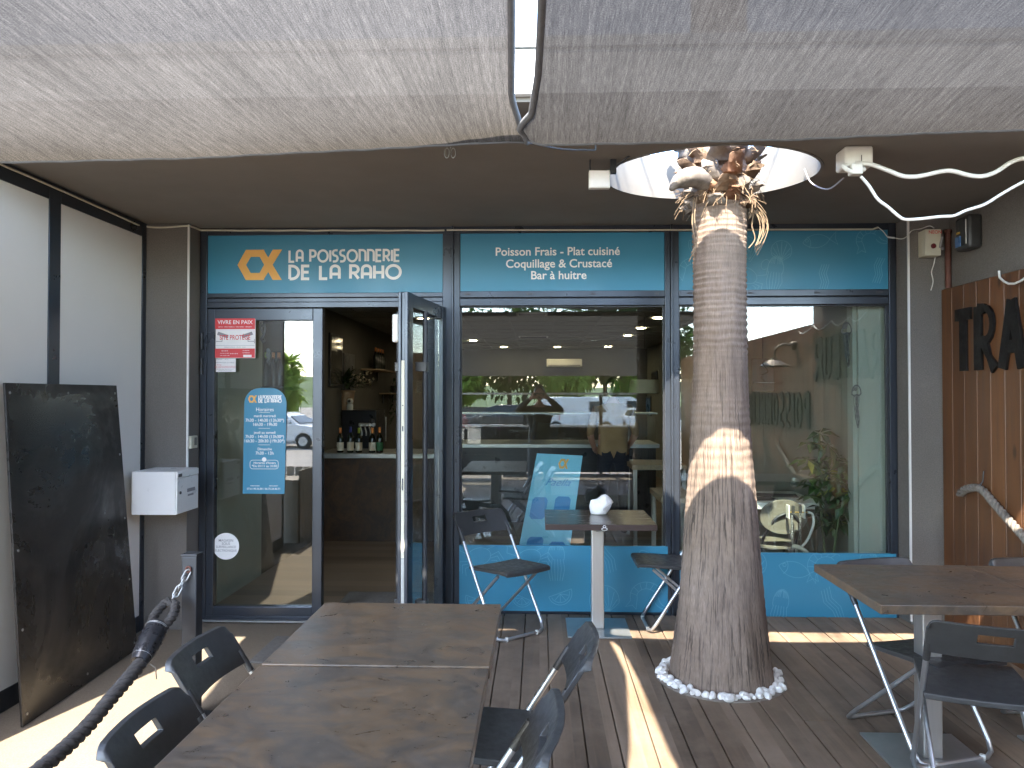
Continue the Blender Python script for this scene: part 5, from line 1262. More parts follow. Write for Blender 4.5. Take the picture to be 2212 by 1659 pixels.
# back bar: black cabinet, pot plant, camera, taps
th = thing('back_cabinet', (-1.6, 9.2, IF), 'tall black cabinet behind the bar carrying the flowering pot plant', 'cabinet')
MB().box((LIN + .015, 9.15, IF + .002), (at(812, 900, 9.15).x, 9.7, at(760, 886, 9.15).z)).build('body', 'counter_dark', th, bevel=.005)
MB().box((-1.90, 9.135, .95), (-1.885, 9.1495, 1.25)).build('handle', 'brushed_steel', th)
ctop = at(760, 886, 9.15).z
pp = at(746, 884, 9.3); th = thing('potted_plant', (pp.x, 9.3, ctop), 'plant with pale flower sprays in a tan pot on the black cabinet', 'plant')
MB().lathe([(.09, .001), (.115, .22), (.122, .225), (.122, .245), (.11, .245), (.10, .2)], (pp.x, 9.3, ctop), 24).build('pot', 'terracotta', th, smooth=40)
def leaf_quad(mb, base, d, up, L, w, droop=.25):
    d = d.normalized(); s_ = d.cross(up).normalized(); n_ = s_.cross(d)
    a = base; b = base + d * L * .45 + n_ * L * .08; c = base + d * L - n_ * L * droop
    mb.add([a, b - s_ * w / 2, c, b + s_ * w / 2, b - n_ * w * .12], [(0, 1, 4), (1, 2, 4), (2, 3, 4), (3, 0, 4)])
mb = MB(); fl = MB()
for k in range(110):
    a = random.uniform(0, 2 * PI); e_ = random.uniform(.0, 1.2); d = Vector((math.cos(a) * math.cos(e_), math.sin(a) * math.cos(e_), math.sin(e_)))
    leaf_quad(mb, Vector((pp.x, 9.3, ctop + .27)) + d * random.uniform(.02, .22), d, Vector((0, 0, 1)) + d * .01 + Vector((.01, .02, 0)), random.uniform(.10, .2), random.uniform(.03, .06))
for sgn, tilt in ((-1, .75), (1, .85), (1, .5), (-1, 1.2)):
    for k in range(26):
        t = random.uniform(.35, 1); p = Vector((pp.x + sgn * .34 * t, 9.25, ctop + .30 + .34 * t * tilt - .12 * t * t)) + Vector((random.gauss(0, .025), random.gauss(0, .02), random.gauss(0, .02)))
        leaf_quad(fl, p, Vector((random.gauss(0, 1), random.gauss(0, 1), random.gauss(.4, 1))), Vector((0.1, .2, 1)), .045, .03)
mb.build('foliage', 'leaf_dark', th, fix=False); fl.build('flower', 'flower_pale', th, fix=False)
cp = at(753, 884, 9.2); th = thing('security_camera', (cp.x + .02, 9.19, ctop), 'small white security camera standing before the tan plant pot', 'camera')
MB().lathe([(.038, 0), (.04, .06), (.034, .075)], (cp.x + .02, 9.19, ctop), 16).build('base', 'white_plastic', th, smooth=40)
MB().lathe([(.001, .072), (.03, .08), (.042, .11), (.03, .14), (.001, .148)], (cp.x + .02, 9.19, ctop), 16).build('head', 'white_plastic', th, smooth=60)
MB().lathe([(.018, 0), (.018, -.008)], (cp.x + .02, 9.152, ctop + .112), 14, axis='y').build('lens', 'dark_print', th)
tp = at(790, 920, 8.4); th = thing('beer_tap', (tp.x, 8.4, .885), 'chrome beer tap tower behind the wine bottles', 'tap')
MB().lathe([(.03, 0), (.03, .34), (.02, .36)], (tp.x + .06, 8.45, .886), 12).build('column', 'black_steel', th, smooth=40)
MB().box((tp.x - .09, 8.42, 1.16), (tp.x + .10, 8.46, 1.20)).build('bar', 'chrome_tube', th, bevel=.01)
for dx in (-.05, .0, .05): MB().tube(smooth_path([(tp.x + dx, 8.42, 1.17), (tp.x + dx, 8.36, 1.16), (tp.x + dx + .02, 8.34, 1.10), (tp.x + dx + .02, 8.34, 1.06)], 4), .008, 8).build('spout', 'chrome_tube', th, smooth=60)
# left wall pieces
def wall_pic(name, label, cat, y0, y1, z0, z1, mat, frame):
    th = thing(name, (LIN, y0, z0), label, cat)
    MB().box((LIN + .001, y0, z0), (LIN + .025, y1, z1)).build('frame', frame, th, bevel=.003)
    MB().box((LIN + .0251, y0 + .03, z0 + .03), (LIN + .028, y1 - .03, z1 - .03)).build('face', mat, th); return th
def wy(u): return onX(u, 800, LIN + .01).y
wall_pic('wall_mirror', 'tall narrow mirror in a thin black frame on the left shop wall', 'mirror', wy(711), wy(738), 1.62, 2.25, 'mirror_dark', 'black_steel')
wall_pic('wall_screen', 'dark flat screen on the left shop wall beside the mirror', 'screen', wy(741), wy(764), 1.45, 2.05, 'counter_dark', 'black_plastic')
for k, (u, zb_, n_) in enumerate(((802, 1.885, 4), (838, 1.555, 0))):
    y_ = wy(u); th = thing('wall_shelf', (LIN + .1, y_, zb_), ('small wall shelf holding dark wine bottles' if k == 0 else 'lower wall shelf with a trailing plant'), 'shelf')
    MB().box((LIN + .002, y_ - .6, zb_ - .02), (LIN + .25, y_ + .6, zb_)).build('board', 'oak', th); boxes('bracket', 'black_steel', th, [((LIN + .002, y_ + o_, zb_ - .16), (LIN + .02, y_ + o_ + .03, zb_ - .0205)) for o_ in (-.4, .4)])
    for q in range(n_):
        bt = thing('wine_bottle', (LIN + .12, y_ - .2 + .16 * q, zb_), 'dark wine bottle on the small wall shelf', 'bottle', 'bottles on the wall shelf')
        MB().lathe([(.036, 0), (.038, .18), (.015, .24), (.014, .27)], (LIN + .12, y_ - .2 + .16 * q, zb_ + .0005), 14).build('glass_body', 'bottle_glass', bt, smooth=40)
        MB().lathe([(.0145, .25), (.0145, .315)], (LIN + .12, y_ - .2 + .16 * q, zb_ + .0005), 10).build('foil', 'foil_orange', bt, smooth=40)
y_ = wy(838); th = thing('trailing_plant', (LIN + .12, y_, 1.555), 'dark trailing plant hanging over the lower wall shelf', 'plant')
MB().lathe([(.05, 0), (.07, .12)], (LIN + .12, y_, 1.5555), 14).build('pot', 'dark_print', th, smooth=40)
mb = MB()
for k in range(260):
    t = random.random(); a = random.uniform(0, 2 * PI); p = Vector((LIN + .2 + .13 * math.cos(a), y_ + .3 * math.sin(a), 1.72 - t * .62 + .1 * math.sin(a * 3)))
    leaf_quad(mb, p, Vector((math.cos(a), math.sin(a), -.6)), Vector((0, .1, 1)), .05, .03)
mb.build('foliage', 'leaf_dark', th, fix=False)
# dark wine bottles seen behind the closed door
for i, u in enumerate((573, 590, 602)):
    p = at(u, 836, 6.6)
    th = thing('wine_bottle', (p.x, 6.6, p.z), 'dark wine bottle on the ledge behind the closed door', 'bottle', 'bottles behind the closed door')
    MB().lathe([(.036, 0), (.038, .18), (.015, .24), (.014, .27)], (p.x, 6.6, p.z), 14).build('glass_body', 'bottle_glass', th, smooth=40); MB().lathe([(.0145, .25), (.0145, .31)], (p.x, 6.6, p.z), 10).build('foil', ('foil_green', 'foil_orange', 'foil_orange')[i], th, smooth=40)
p = at(590, 836, 6.6); th = thing('wall_ledge', (p.x, 6.6, p.z), 'dark ledge carrying wine bottles behind the closed door', 'shelf')
MB().box((LIN + .002, 6.45, p.z - .03), (p.x + .22, 6.75, p.z - .001)).build('board', 'counter_dark', th); MB().box((LIN + .002, 6.55, p.z - .2), (LIN + .05, 6.58, p.z - .031)).build('bracket', 'black_steel', th)
# figures drawn on the panes: jellyfish and sea horses (thin dark films on the inside of the glass)
def decal(name, label, u, v, h, kind, y=5.268):
    c = at(u, v, y); th = thing(name, (c.x, y, c.z), label, 'decal'); mb = MB(); k = h; fn = XZ(y); n_ = [0]
    def s_(pts, w=.004, closed=False): n_[0] += 1; mb.stroke([(c.x + k * a, c.z + k * b) for a, b in pts], w, fn, .0006 + .00012 * (n_[0] % 7), 0, closed=closed)
    if kind == 'jelly':
        s_([(-.10, -.02)] + arc(0, .0, .10, .19, 180, 0, 14) + [(.06, -.05), (0, -.02), (-.05, -.06)], .007, True)
        for q in range(6): s_(arc(0, 0, .09 - .016 * q, .17 - .02 * q, 165 - 6 * q, 70, 8), .004)
        for q in range(7):
            x = -.06 + .02 * q; s_([(x, -.02), (x + .02 * math.sin(q), -.2), (x * .6 + .03 * math.sin(q * 2), -.4), (x * .8 + .02, -.55 - .06 * (q % 3)), (x * .3 + .03, -.72 - .05 * (q % 2))], .0035)
    else:
        s_([(-.1, .5), (.05, .55), (.14, .42), (.1, .25), (.16, .05), (.1, -.2), (-.02, -.4), (.06, -.52), (.18, -.45)], .016); s_([(.0, .5), (-.02, .3), (.02, .05), (.02, -.15)], .012); s_([(-.05, .3), (-.12, .1), (-.02, 0)], .008); s_(arc(.06, .3, .08, .16, 0, 360, 12), .006)
    mb.build('film', 'dark_print', th, fix=False)
decal('jellyfish_decal', 'dark drawn jellyfish on the right window, the upper one', 1829, 716, .32, 'jelly'); decal('jellyfish_decal', 'dark drawn jellyfish on the right window, the lower one', 1850, 850, .31, 'jelly')
decal('seahorse_decal', 'dark sea horse drawing high behind the closed door beside the red poster', 565, 712, .17, 'horse', 5.30); decal('seahorse_decal', 'small dark sea horse drawing behind the closed door, the lower one', 578, 770, .09, 'horse', 5.30)
# blue menu board
mbd = thing('menu_board', (.0, 5.75, IF), 'tilted pale blue menu board leaning behind the middle window', 'board')
q = [at(1098, 1300, 5.62), at(1215, 1300, 5.62), at(1258.5, 985, 5.95), at(1160, 980, 5.95)]
n_ = (q[1] - q[0]).cross(q[3] - q[0]).normalized(); n_ = n_ if n_.y < 0 else -n_
for p in (q[0], q[1]):
    pass
MB().hexa(q + [p + n_ * .012 for p in q]).build('sheet', 'board_blue', mbd)
ex = (q[1] - q[0]).normalized(); ey = ((q[3] - q[0]) - ex * (q[3] - q[0]).dot(ex)).normalized(); H_ = (q[3] - q[0]).length; W_ = (q[2] - q[3]).length
def bf(x, y, d): 
    t = y; l = q[0].lerp(q[3], t); r = q[1].lerp(q[2], t); return l.lerp(r, x) + n_ * (.0125 + d)
mb = MB()
for cx, cy in ((.25, .62), (.72, .63), (.3, .35), (.74, .32)):
    r_ = .10; hx, hy = .16, .075
    mb.prism([(cx - hx + .05, cy - hy), (cx + hx - .05, cy - hy), (cx + hx, cy - hy + .02), (cx + hx, cy + hy - .02), (cx + hx - .05, cy + hy), (cx - hx + .05, cy + hy), (cx - hx, cy + hy - .02), (cx - hx, cy - hy + .02)], bf, .0012, 0)
mb.build('blue_badge', 'board_mid_blue', mbd)
texts('lettering', [('Paella', .6, .80, .20, 0, 'CENTER', 1.0)], 'board_mid_blue', mbd, lambda x, y, d: bf(.58 + (x - .6) * 1.15 + (y - .8) * .5, .80 + (y - .8) * .36, .001))
mb = MB(); emblem(mb, .50, .90, .22, .07, bf, 0); mb.build('emblem', 'emblem_orange', mbd)
# inside tables and chairs by the windows
def inner_table(label, x0, x1, y0, y1, z, mat):
    th = thing('dining_table', ((x0 + x1) / 2, (y0 + y1) / 2, IF), label, 'table')
    MB().box((x0, y0, z - .05), (x1, y1, z)).build('tabletop', mat, th, bevel=.003)
    for a in (x0 + .03, x1 - .03):
        for b in (y0 + .03, y1 - .03): MB().box((a - .02, b - .02, IF + .002), (a + .02, b + .02, z - .051)).build('leg', 'brushed_steel', th)
    return th
inner_table('white topped table with place settings behind the right window', 1.50, 2.18, 5.80, 6.50, .69, 'table_white')
inner_table('oak topped table with steel legs deep inside at the right', .98, 1.55, 7.9, 8.6, .78, 'oak')
inner_table('oak topped table with steel legs just inside, right part of the middle window', 1.02, 1.32, 6.3, 6.95, .66, 'oak')
th = thing('dining_chair', (1.77, 5.5, IF), 'taupe chair with an oval back and black tube frame behind the right window', 'chair')
MB().lathe([(.001, -.008), (.172, -.008), (.176, 0), (.172, .010), (.001, .010)], (0, 0, 0), 36, axis='y')
mb = MB(); e_ = [(1.765 + .172 * math.cos(a), .635 + .125 * math.sin(a)) for a in [2 * PI * k / 36 for k in range(36)]]; mb.prism(e_, lambda x, y, d: (x, 5.47 + d + .25 * (x - 1.765) ** 2, y), -.009, .009); mb.build('backrest', 'chair_taupe', th, bevel=.004)
mb = MB(); e_ = [(1.765 + .2 * math.cos(a), 5.72 + .19 * math.sin(a)) for a in [2 * PI * k / 32 for k in range(32)]]; mb.prism(e_, lambda x, y, d: (x, y, .40 + d), -.012, .012); mb.build('seat', 'chair_taupe', th, bevel=.004)
MB().tube(smooth_path([(1.63, 5.66, IF + .004), (1.64, 5.60, .39), (1.67, 5.49, .55), (1.71, 5.455, .63), (1.80, 5.452, .66), (1.87, 5.47, .60), (1.89, 5.60, .39), (1.90, 5.66, IF + .004)], 5), .011, 10).build('frame', 'black_steel', th, smooth=60)
for x in (1.65, 1.88): MB().tube([(x, 5.86, IF + .004), (x, 5.82, .385)], .011, 10).build('leg', 'black_steel', th, smooth=60)
for i, (x, y) in enumerate(((1.62, 6.0), (2.02, 6.0), (1.62, 6.3))):
    th = thing('wine_glass', (x, y, .69), 'clear wine glass on the white table behind the right window', 'glass', 'glasses on the white table')
    MB().lathe([(.03, .001), (.004, .006), (.004, .07), (.03, .09), (.036, .13), (.03, .17), (.0285, .17), (.034, .13), (.02, .092), (.001, .088)], (x, y, .69), 18, cap=False).build('bowl', 'screen_glass', th, smooth=60)
for i, (x, y, a) in enumerate(((1.72, 6.0, 8), (1.95, 6.22, -12))):
    th = thing('menu_card', (x, y, .69), 'dark slate place mat on the white table, ' + ('the nearer one' if i == 0 else 'the further one'), 'place mat')
    c_, s_ = math.cos(R(a)), math.sin(R(a)); pr = [(x + c_ * p - s_ * q2, y + s_ * p + c_ * q2) for p, q2 in ((-.16, -.1), (.16, -.1), (.16, .1), (-.16, .1))]
    MB().prism(pr, lambda a_, b_, d: (a_, b_, .691 + d), 0, .004).build('sheet', 'dark_print', th)
th = thing('hose_fitting', (1.84, 5.40, .2), 'pair of white plates with a brass rod, chains and a hose behind the right window', 'fitting')
hc = at(1720, 1106, 5.37)
for dx in (-.055, .055): MB().box((hc.x + dx - .004, 5.35, hc.z - .045), (hc.x + dx + .004, 5.41, hc.z + .05)).build('plate', 'white_plastic', th, bevel=.002)
MB().tube([(hc.x - .06, 5.36, hc.z), (hc.x + .075, 5.36, hc.z)], .0045, 8).build('rod', 'brass', th, smooth=60)
for dx in (-.03, .028):
    mb = MB()
    for k in range(12): link(mb, Vector((hc.x + dx, 5.37, hc.z - .02 - .018 * k)), (0, 0, -1), (1, 0, 0) if k % 2 else (0, 1, 0), .014, .006, .002)
    mb.build('chain', 'galvanised', th)
MB().tube(smooth_path([(hc.x + .075, 5.36, hc.z), (hc.x + .11, 5.36, hc.z - .015), (hc.x + .115, 5.36, hc.z - .09), (hc.x + .07, 5.36, hc.z - .20), (hc.x + .02, 5.37, hc.z - .26)], 5), .009, 10).build('hose', 'white_plastic', th, smooth=60)
MB().tube(smooth_path([(hc.x - .03, 5.37, hc.z - .24), (hc.x + .02, 5.36, hc.z - .25), (hc.x + .07, 5.37, hc.z - .285), (hc.x + .09, 5.37, hc.z - .33)], 4), .016, 10).build('handle', 'cream_plastic', th, smooth=60)
MB().tube([(hc.x, 5.37, IF + .003), (hc.x, 5.37, hc.z - .24)], .012, 8).lathe([(.08, IF + .002), (.08, IF + .012)], (hc.x, 5.37, 0), 20).build('stand', 'brushed_steel', th, smooth=40)
for dx in (-.025, .025): MB().lathe([(.012, 0), (.012, .05)], (hc.x + dx, 5.36, hc.z - .005), 10).build('knob', 'black_plastic', th)
# umbrella plant behind the right window
pc = at(1792, 1195, 5.62); th = thing('umbrella_plant', (pc.x, 5.62, IF), 'tall umbrella plant with five fingered leaves behind the right window', 'plant')
MB().lathe([(.10, .002), (.13, .26), (.14, .27), (.14, .29), (.12, .29), (.11, .25)], (pc.x, 5.62, IF), 24).build('pot', 'terracotta', th, smooth=40)
mb = MB()
heads = []
for (u, v) in ((1770, 935), (1752, 955), (1788, 960), (1800, 985), (1770, 990), (1745, 992), (1832, 1000), (1816, 1018), (1785, 1020), (1757, 1030), (1840, 1062), (1815, 1050), (1790, 1060), (1755, 1070), (1825, 1090), (1838, 1110), (1775, 1095), (1800, 1110), (1765, 1112), (1815, 1125), (1785, 1128), (1770, 1010), (1805, 1035), (1760, 1048), (1846, 1035), (1830, 1130)):
    heads.append(at(u, v, 5.62 + random.uniform(-.13, .10)))
stem0 = Vector((pc.x, 5.62, IF + .25))
for k in range(3):
    top = heads[(0, 6, 3)[k]]; mb.tube(smooth_path([stem0 + Vector((.02 * (k - 1), 0, 0)), stem0.lerp(top, .5) + Vector((.03 * (k - 1), 0, 0)), top], 5), .009, 7)
for h in heads:
    b = stem0.lerp(heads[0], max(.1, min(.95, (h.z - stem0.z) / (heads[0].z - stem0.z) - .08))); mb.tube([b, (b + h) / 2 + Vector((0, 0, .02)), h], .0035, 5)
mb.build('stem', 'stem_green', th, smooth=60)
lv = [MB(), MB(), MB()]
for i, h in enumerate(heads):
    nl_ = random.randint(6, 8); tilt = Vector((random.gauss(0, .3), random.gauss(-.35, .25), 1)).normalized()
    sx = tilt.cross(Vector((0, 1, .1))).normalized(); sy2 = tilt.cross(sx)
    for k in range(nl_):
        a = 2 * PI * k / nl_ + random.uniform(-.2, .2); d = sx * math.cos(a) + sy2 * math.sin(a) - tilt * random.uniform(.25, .6)
        leaf_quad(lv[1 if i % 2 else 0] if random.random() > .12 else lv[2], h + d * .012, d, tilt, random.uniform(.10, .155), random.uniform(.042, .06), .12)
for q_, m_2 in zip(lv, ('leaf_dark', 'leaf_mid', 'leaf_yellow')): q_.build('leaves', m_2, th, fix=False)
# pictures on the right inner wall
for i, (u, z0, z1, m_2) in enumerate(((1413, 1.55, 2.0, 'mirror_dark'), (1400, 1.1, 1.5, 'blue_screen'))):
    y_ = onX(u, 850, 2.28).y; th = thing('wall_picture', (2.29, y_, z0), ('narrow dark framed picture on the right shop wall' if i == 0 else 'small blue picture low on the right shop wall'), 'picture')
    MB().box((2.275, y_ - .35, z0), (2.299, y_ + .35, z1)).build('frame', 'black_steel', th); MB().box((2.272, y_ - .3, z0 + .04), (2.2748, y_ + .3, z1 - .04)).build('face', m_2, th)
hp = at(1392, 842, 9.0); th = thing('hanging_lamp', (hp.x, 9.0, hp.z), 'pale drum lamp shade hanging inside the shop near the right wall', 'lamp')
MB().lathe([(.17, -.0), (.19, -.16)], (hp.x, 9.0, hp.z + .12), 24, cap=False).build('shade', 'cream_plastic', th, smooth=40); MB().tube([(hp.x, 9.0, hp.z + .1), (hp.x, 9.0, IC - .01)], .004, 6).build('cord', 'dark_print', th)
ws = thing('wall_bracket_shelf', (1.5, 13.5, 1.4), 'small glass shelf with a branch ornament at the back right', 'shelf')
sp_ = at(1652, 826, 6.9)
ws.location = (sp_.x, 6.9, sp_.z)
MB().box((sp_.x - .08, 6.85, sp_.z - .006), (sp_.x + .08, 6.95, sp_.z)).build('board', 'steel_plate', ws); MB().box((sp_.x - .10, 6.951, sp_.z - .08), (sp_.x + .10, 6.97, sp_.z + .22)).build('back_plate', 'interior_wall', ws)
MB().tube(smooth_path([(sp_.x, 6.9, sp_.z), (sp_.x - .03, 6.9, sp_.z + .06), (sp_.x + .03, 6.9, sp_.z + .1), (sp_.x - .02, 6.9, sp_.z + .17), (sp_.x + .02, 6.9, sp_.z + .2)], 5), .005, 6).build('branch', 'bark_brown', ws, smooth=60)
MB().tube([(sp_.x, 6.96, sp_.z + .2), (sp_.x, 6.96, IC - .01)], .004, 6).build('wire', 'dark_print', ws)

m, nt, out = newmat('awning_net'); tr = nt.nodes.new('ShaderNodeBsdfTranslucent'); tr.inputs[0].default_value = (.17, .162, .15, 1); df = nt.nodes.new('ShaderNodeBsdfDiffuse'); df.inputs[0].default_value = (.08, .08, .08, 1); ad = nt.nodes.new('ShaderNodeAddShader')
nt.links.new(tr.outputs[0], ad.inputs[0]); nt.links.new(df.outputs[0], ad.inputs[1]); nt.links.new(ad.outputs[0], out.inputs['Surface'])
# ---------------------------------------------------------------- the terrace edge behind the camera (seen in the panes)
th = thing('wind_screen', (.5, -4.0, 0), 'terrace wind screen with a boarded base and glass above, mirrored in the windows', 'wind screen')
boxes('post', 'black_steel', th, [((-1.78 + 1.47 * k, -4.04, .0), (-1.72 + 1.47 * k, -3.97, 1.53)) for k in range(4)])
for k in range(3):
    x = -1.75 + 1.47 * k; mb = MB()
    for j in range(5): mb.box((x + .031, -4.02, .04 + .17 * j), (x + 1.439, -3.995, .195 + .17 * j))
    mb.build('base_boards', 'counter_dark', th); MB().box((x + .032, -4.032, .03), (x + 1.438, -4.021, .90)).build('back_board', 'counter_dark', th)
boxes('rail', 'white_plastic', th, [((-1.78, -4.03, 1.531), (2.70, -3.98, 1.57)), ((-1.78, -4.05, .905), (2.70, -3.96, .945))])
boxes('glass_panel', 'screen_glass', th, [((-1.715 + 1.47 * k, -4.01, .95), (-.315 + 1.47 * k, -4.004, 1.525)) for k in range(3)])
th = thing('terrace_awning', (.5, -2.2, 2.6), 'dark awning over the rear of the terrace with a straight valance', 'awning')
MB().box((-1.8, -4.2, 2.60), (2.30, .75, 2.61)).build('canopy', 'awning_net', th)
MB().box((-1.8, -4.23, 1.90), (2.62, -4.221, 2.595)).build('valance', 'awning_net', th)
boxes('pole', 'black_steel', th, [((x - .03, -4.3, 0), (x + .03, -4.24, 2.598)) for x in (-1.77, 2.58)])
th = thing('wooden_planter', (-2.9, 2.2, -.09), 'weathered slatted wooden planter at the end of the white panel wall', 'planter')
mb = MB()
for k in range(6): mb.box((-3.2 + .1 * k, 1.98, -.088), (-3.115 + .1 * k, 2.0, .70))
for k in range(5): mb.box((-2.6, 2.001 + .1 * k, -.088), (-2.58, 2.085 + .1 * k, .70))
mb.box((-3.2, 2.0, -.08), (-2.601, 2.5, .6)); mb.build('slats', 'slat_grey', th)
mb = MB().box((-2.598, 1.90, -.088), (-2.54, 1.96, .92)); mb.build('corner_post', 'dark_print', th)

# ---------------------------------------------------------------- vehicles in the car park
def car(name, label, loc, rz, paint, kind):
    th = thing(name, (0, 0, 0), label, 'van' if kind == 'van' else 'car')
    fn = lambda x, y, d: (x, d, y)
    if kind == 'van':
        body = [(-2.2, .35), (-2.25, .9), (-2.22, 1.95), (-2.1, 2.05), (.7, 2.05), (1.05, 1.85), (1.55, 1.15), (2.2, .95), (2.3, .6), (2.28, .32)]; hw = .92; cab = None
    else:
        hgt = 1.62 if kind == 'suv' else 1.46
        body = [(-2.2, .34), (-2.28, .6), (-2.22, .95), (-1.95, 1.02), (1.0, 1.0), (2.0, .88), (2.22, .62), (2.2, .30)]; hw = .90
        cab = [(-2.05, 1.0), (-1.55, hgt - .04), (-.9, hgt), (.2, hgt - .01), (.62, hgt - .14), (1.12, .98)]
    wx = (-1.38, 1.38); wr_ = .345 if kind != 'hatch' else .31
    arch = []
    low_ = []
    for w_ in (wx[1], wx[0]): low_ += [(w_ + wr_ * 1.15, .30)] + [(w_ + wr_ * 1.15 * math.cos(R(a)), .30 + wr_ * 1.12 * math.sin(R(a))) for a in range(20, 161, 20)] + [(w_ - wr_ * 1.15, .30)]
    MB().prism(body + low_, fn, -hw, hw).build('body', paint, th, bevel=.05, bseg=3, smooth=35)
    if cab:
        n_ = len(cab); mb = MB(); zc = 1.0
        def cw(z): return hw - .06 - .20 * (z - zc) / .6
        vs = [(x, -cw(z), z) for x, z in cab] + [(x, cw(z), z) for x, z in cab]
        mb.add(vs, [tuple(range(n_)), tuple(range(n_, 2 * n_))[::-1]] + [(i, (i + 1) % n_, n_ + (i + 1) % n_, n_ + i) for i in range(n_)]); mb.build('cabin', paint, th, bevel=.03, smooth=35)
        for sg in (-1, 1):
            for (x0, x1, x2, x3) in ((-.42, .86, .50, -.40), (-1.62, -.52, -.50, -1.36)):
                zt_ = hgt - .12; P_ = [(x0, 1.03), (x1, 1.03), (x2, zt_), (x3, zt_)]
                MB().hexa([(x, sg * (cw(z) + .002), z) for x, z in P_] + [(x, sg * (cw(z) + .010), z) for x, z in P_]).build('side_window', 'car_window', th)
        a, b = cab[4], cab[5]
        MB().hexa([(b[0] - .04, -.66, b[1] + .04), (b[0] - .04, .66, b[1] + .04), (a[0] + .04, .58, a[1] - .02), (a[0] + .04, -.58, a[1] - .02), (b[0] + .0, -.66, b[1] + .06), (b[0] + .0, .66, b[1] + .06), (a[0] + .07, .58, a[1] + .0), (a[0] + .07, -.58, a[1] + .0)]).build('windscreen', 'car_window', th)
        a, b = cab[0], cab[1]
        MB().hexa([(a[0] + .05, -.64, a[1] + .08), (a[0] + .05, .64, a[1] + .08), (b[0] - .02, .58, b[1] - .05), (b[0] - .02, -.58, b[1] - .05), (a[0] + .0, -.64, a[1] + .08), (a[0] + .0, .64, a[1] + .08), (b[0] - .07, .58, b[1] - .05), (b[0] - .07, -.58, b[1] - .05)]).build('rear_window', 'car_window', th)
    else:
        for sg in (-1, 1):
            P_ = [(.45, 1.22), (1.42, 1.22), (.98, 1.8), (.45, 1.8)]; MB().hexa([(x, sg * (hw + .002), z) for x, z in P_] + [(x, sg * (hw + .01), z) for x, z in P_]).build('side_window', 'car_window', th)
            MB().box((-2.0, sg * (hw + .001), .5), (-1.98, sg * (hw + .006), 1.8)).box((-.4, sg * (hw + .001), .5), (-.38, sg * (hw + .006), 1.8)).box((.4, sg * (hw + .001), .5), (.42, sg * (hw + .006), 1.8)).build('door_seam', 'grey_print', th)
            mb = MB(); mb.prism(arc(-1.2, 1.25, .14, .14, 0, 360, 16)[:-1], lambda x, y, d: (x, sg * (hw + d), y), .002, .006).box((-1.22, sg * (hw + .002), .8), (-1.18, sg * (hw + .006), 1.1)); mb.build('painted_mark', 'red_print', th)
        MB().hexa([(1.50, -.72, 1.26), (1.50, .72, 1.26), (1.12, .68, 1.80), (1.12, -.68, 1.80), (1.53, -.72, 1.27), (1.53, .72, 1.27), (1.15, .68, 1.81), (1.15, -.68, 1.81)]).build('windscreen', 'car_window', th)
    for w_ in wx:
        for sg in (-1, 1):
            wh = MB().lathe([(wr_ * .66, -.09), (wr_ * .96, -.10), (wr_, -.07), (wr_, .07), (wr_ * .96, .10), (wr_ * .66, .09)], (w_, sg * (hw - .10), wr_), 26, axis='y').build('wheel', 'tyre', th, smooth=40)
            MB().lathe([(wr_ * .64, 0), (wr_ * .60, .012), (.05, .004), (.04, .02)] if sg > 0 else [(wr_ * .64, 0), (wr_ * .60, -.012), (.05, -.004), (.04, -.02)], (w_, sg * (hw + .0), wr_), 20, axis='y').build('rim', 'rim', wh, smooth=40)
    for sg in (-1, 1):
        MB().box((2.06, sg * .55, .66), (2.235, sg * .84, .80)).build('headlight', 'lens', th, bevel=.02); MB().box((-2.285, sg * .62, .72), (-2.20, sg * .86, .92)).build('tail_light', 'lens_red', th, bevel=.015)
        MB().box((.72, sg * (hw + .02), 1.05), (.88, sg * (hw + .2), 1.2)).build('side_mirror', paint, th, bevel=.03)
    th.location = loc; th.rotation_euler = (0, 0, rz); return th
car('parked_car', 'black high roofed car parked behind the terrace, mirrored left of the photographer', (-2.15, -31, -.6), R(180), 'car_black', 'suv')
car('parked_van', 'white van with a red flower mark parked behind the terrace', (2.3, -31.5, -.6), R(0), 'car_white', 'van')
car('parked_van', 'second white van parked behind the first, right of it in the mirror image', (4.9, -35, -.6), R(8), 'car_white', 'van')
car('parked_car', 'white car with red lights parked at the right of the vans', (5.9, -29.5, -.6), R(75), 'car_white', 'hatch')
car('parked_car', 'white car on the road mirrored in the closed glass door', (-10.6, -20.0, -.62), R(10), 'car_white', 'hatch')
th = thing('boundary_wall', (2, -37, -.6), 'low grey wall behind the parked vehicles', 'wall')
MB().box((-7.5, -37.2, -.62), (14, -37.0, .75)).build('masonry', 'grey_render', th); MB().box((-7.55, -37.25, .751), (14.05, -36.95, .80)).build('coping', 'concrete', th)
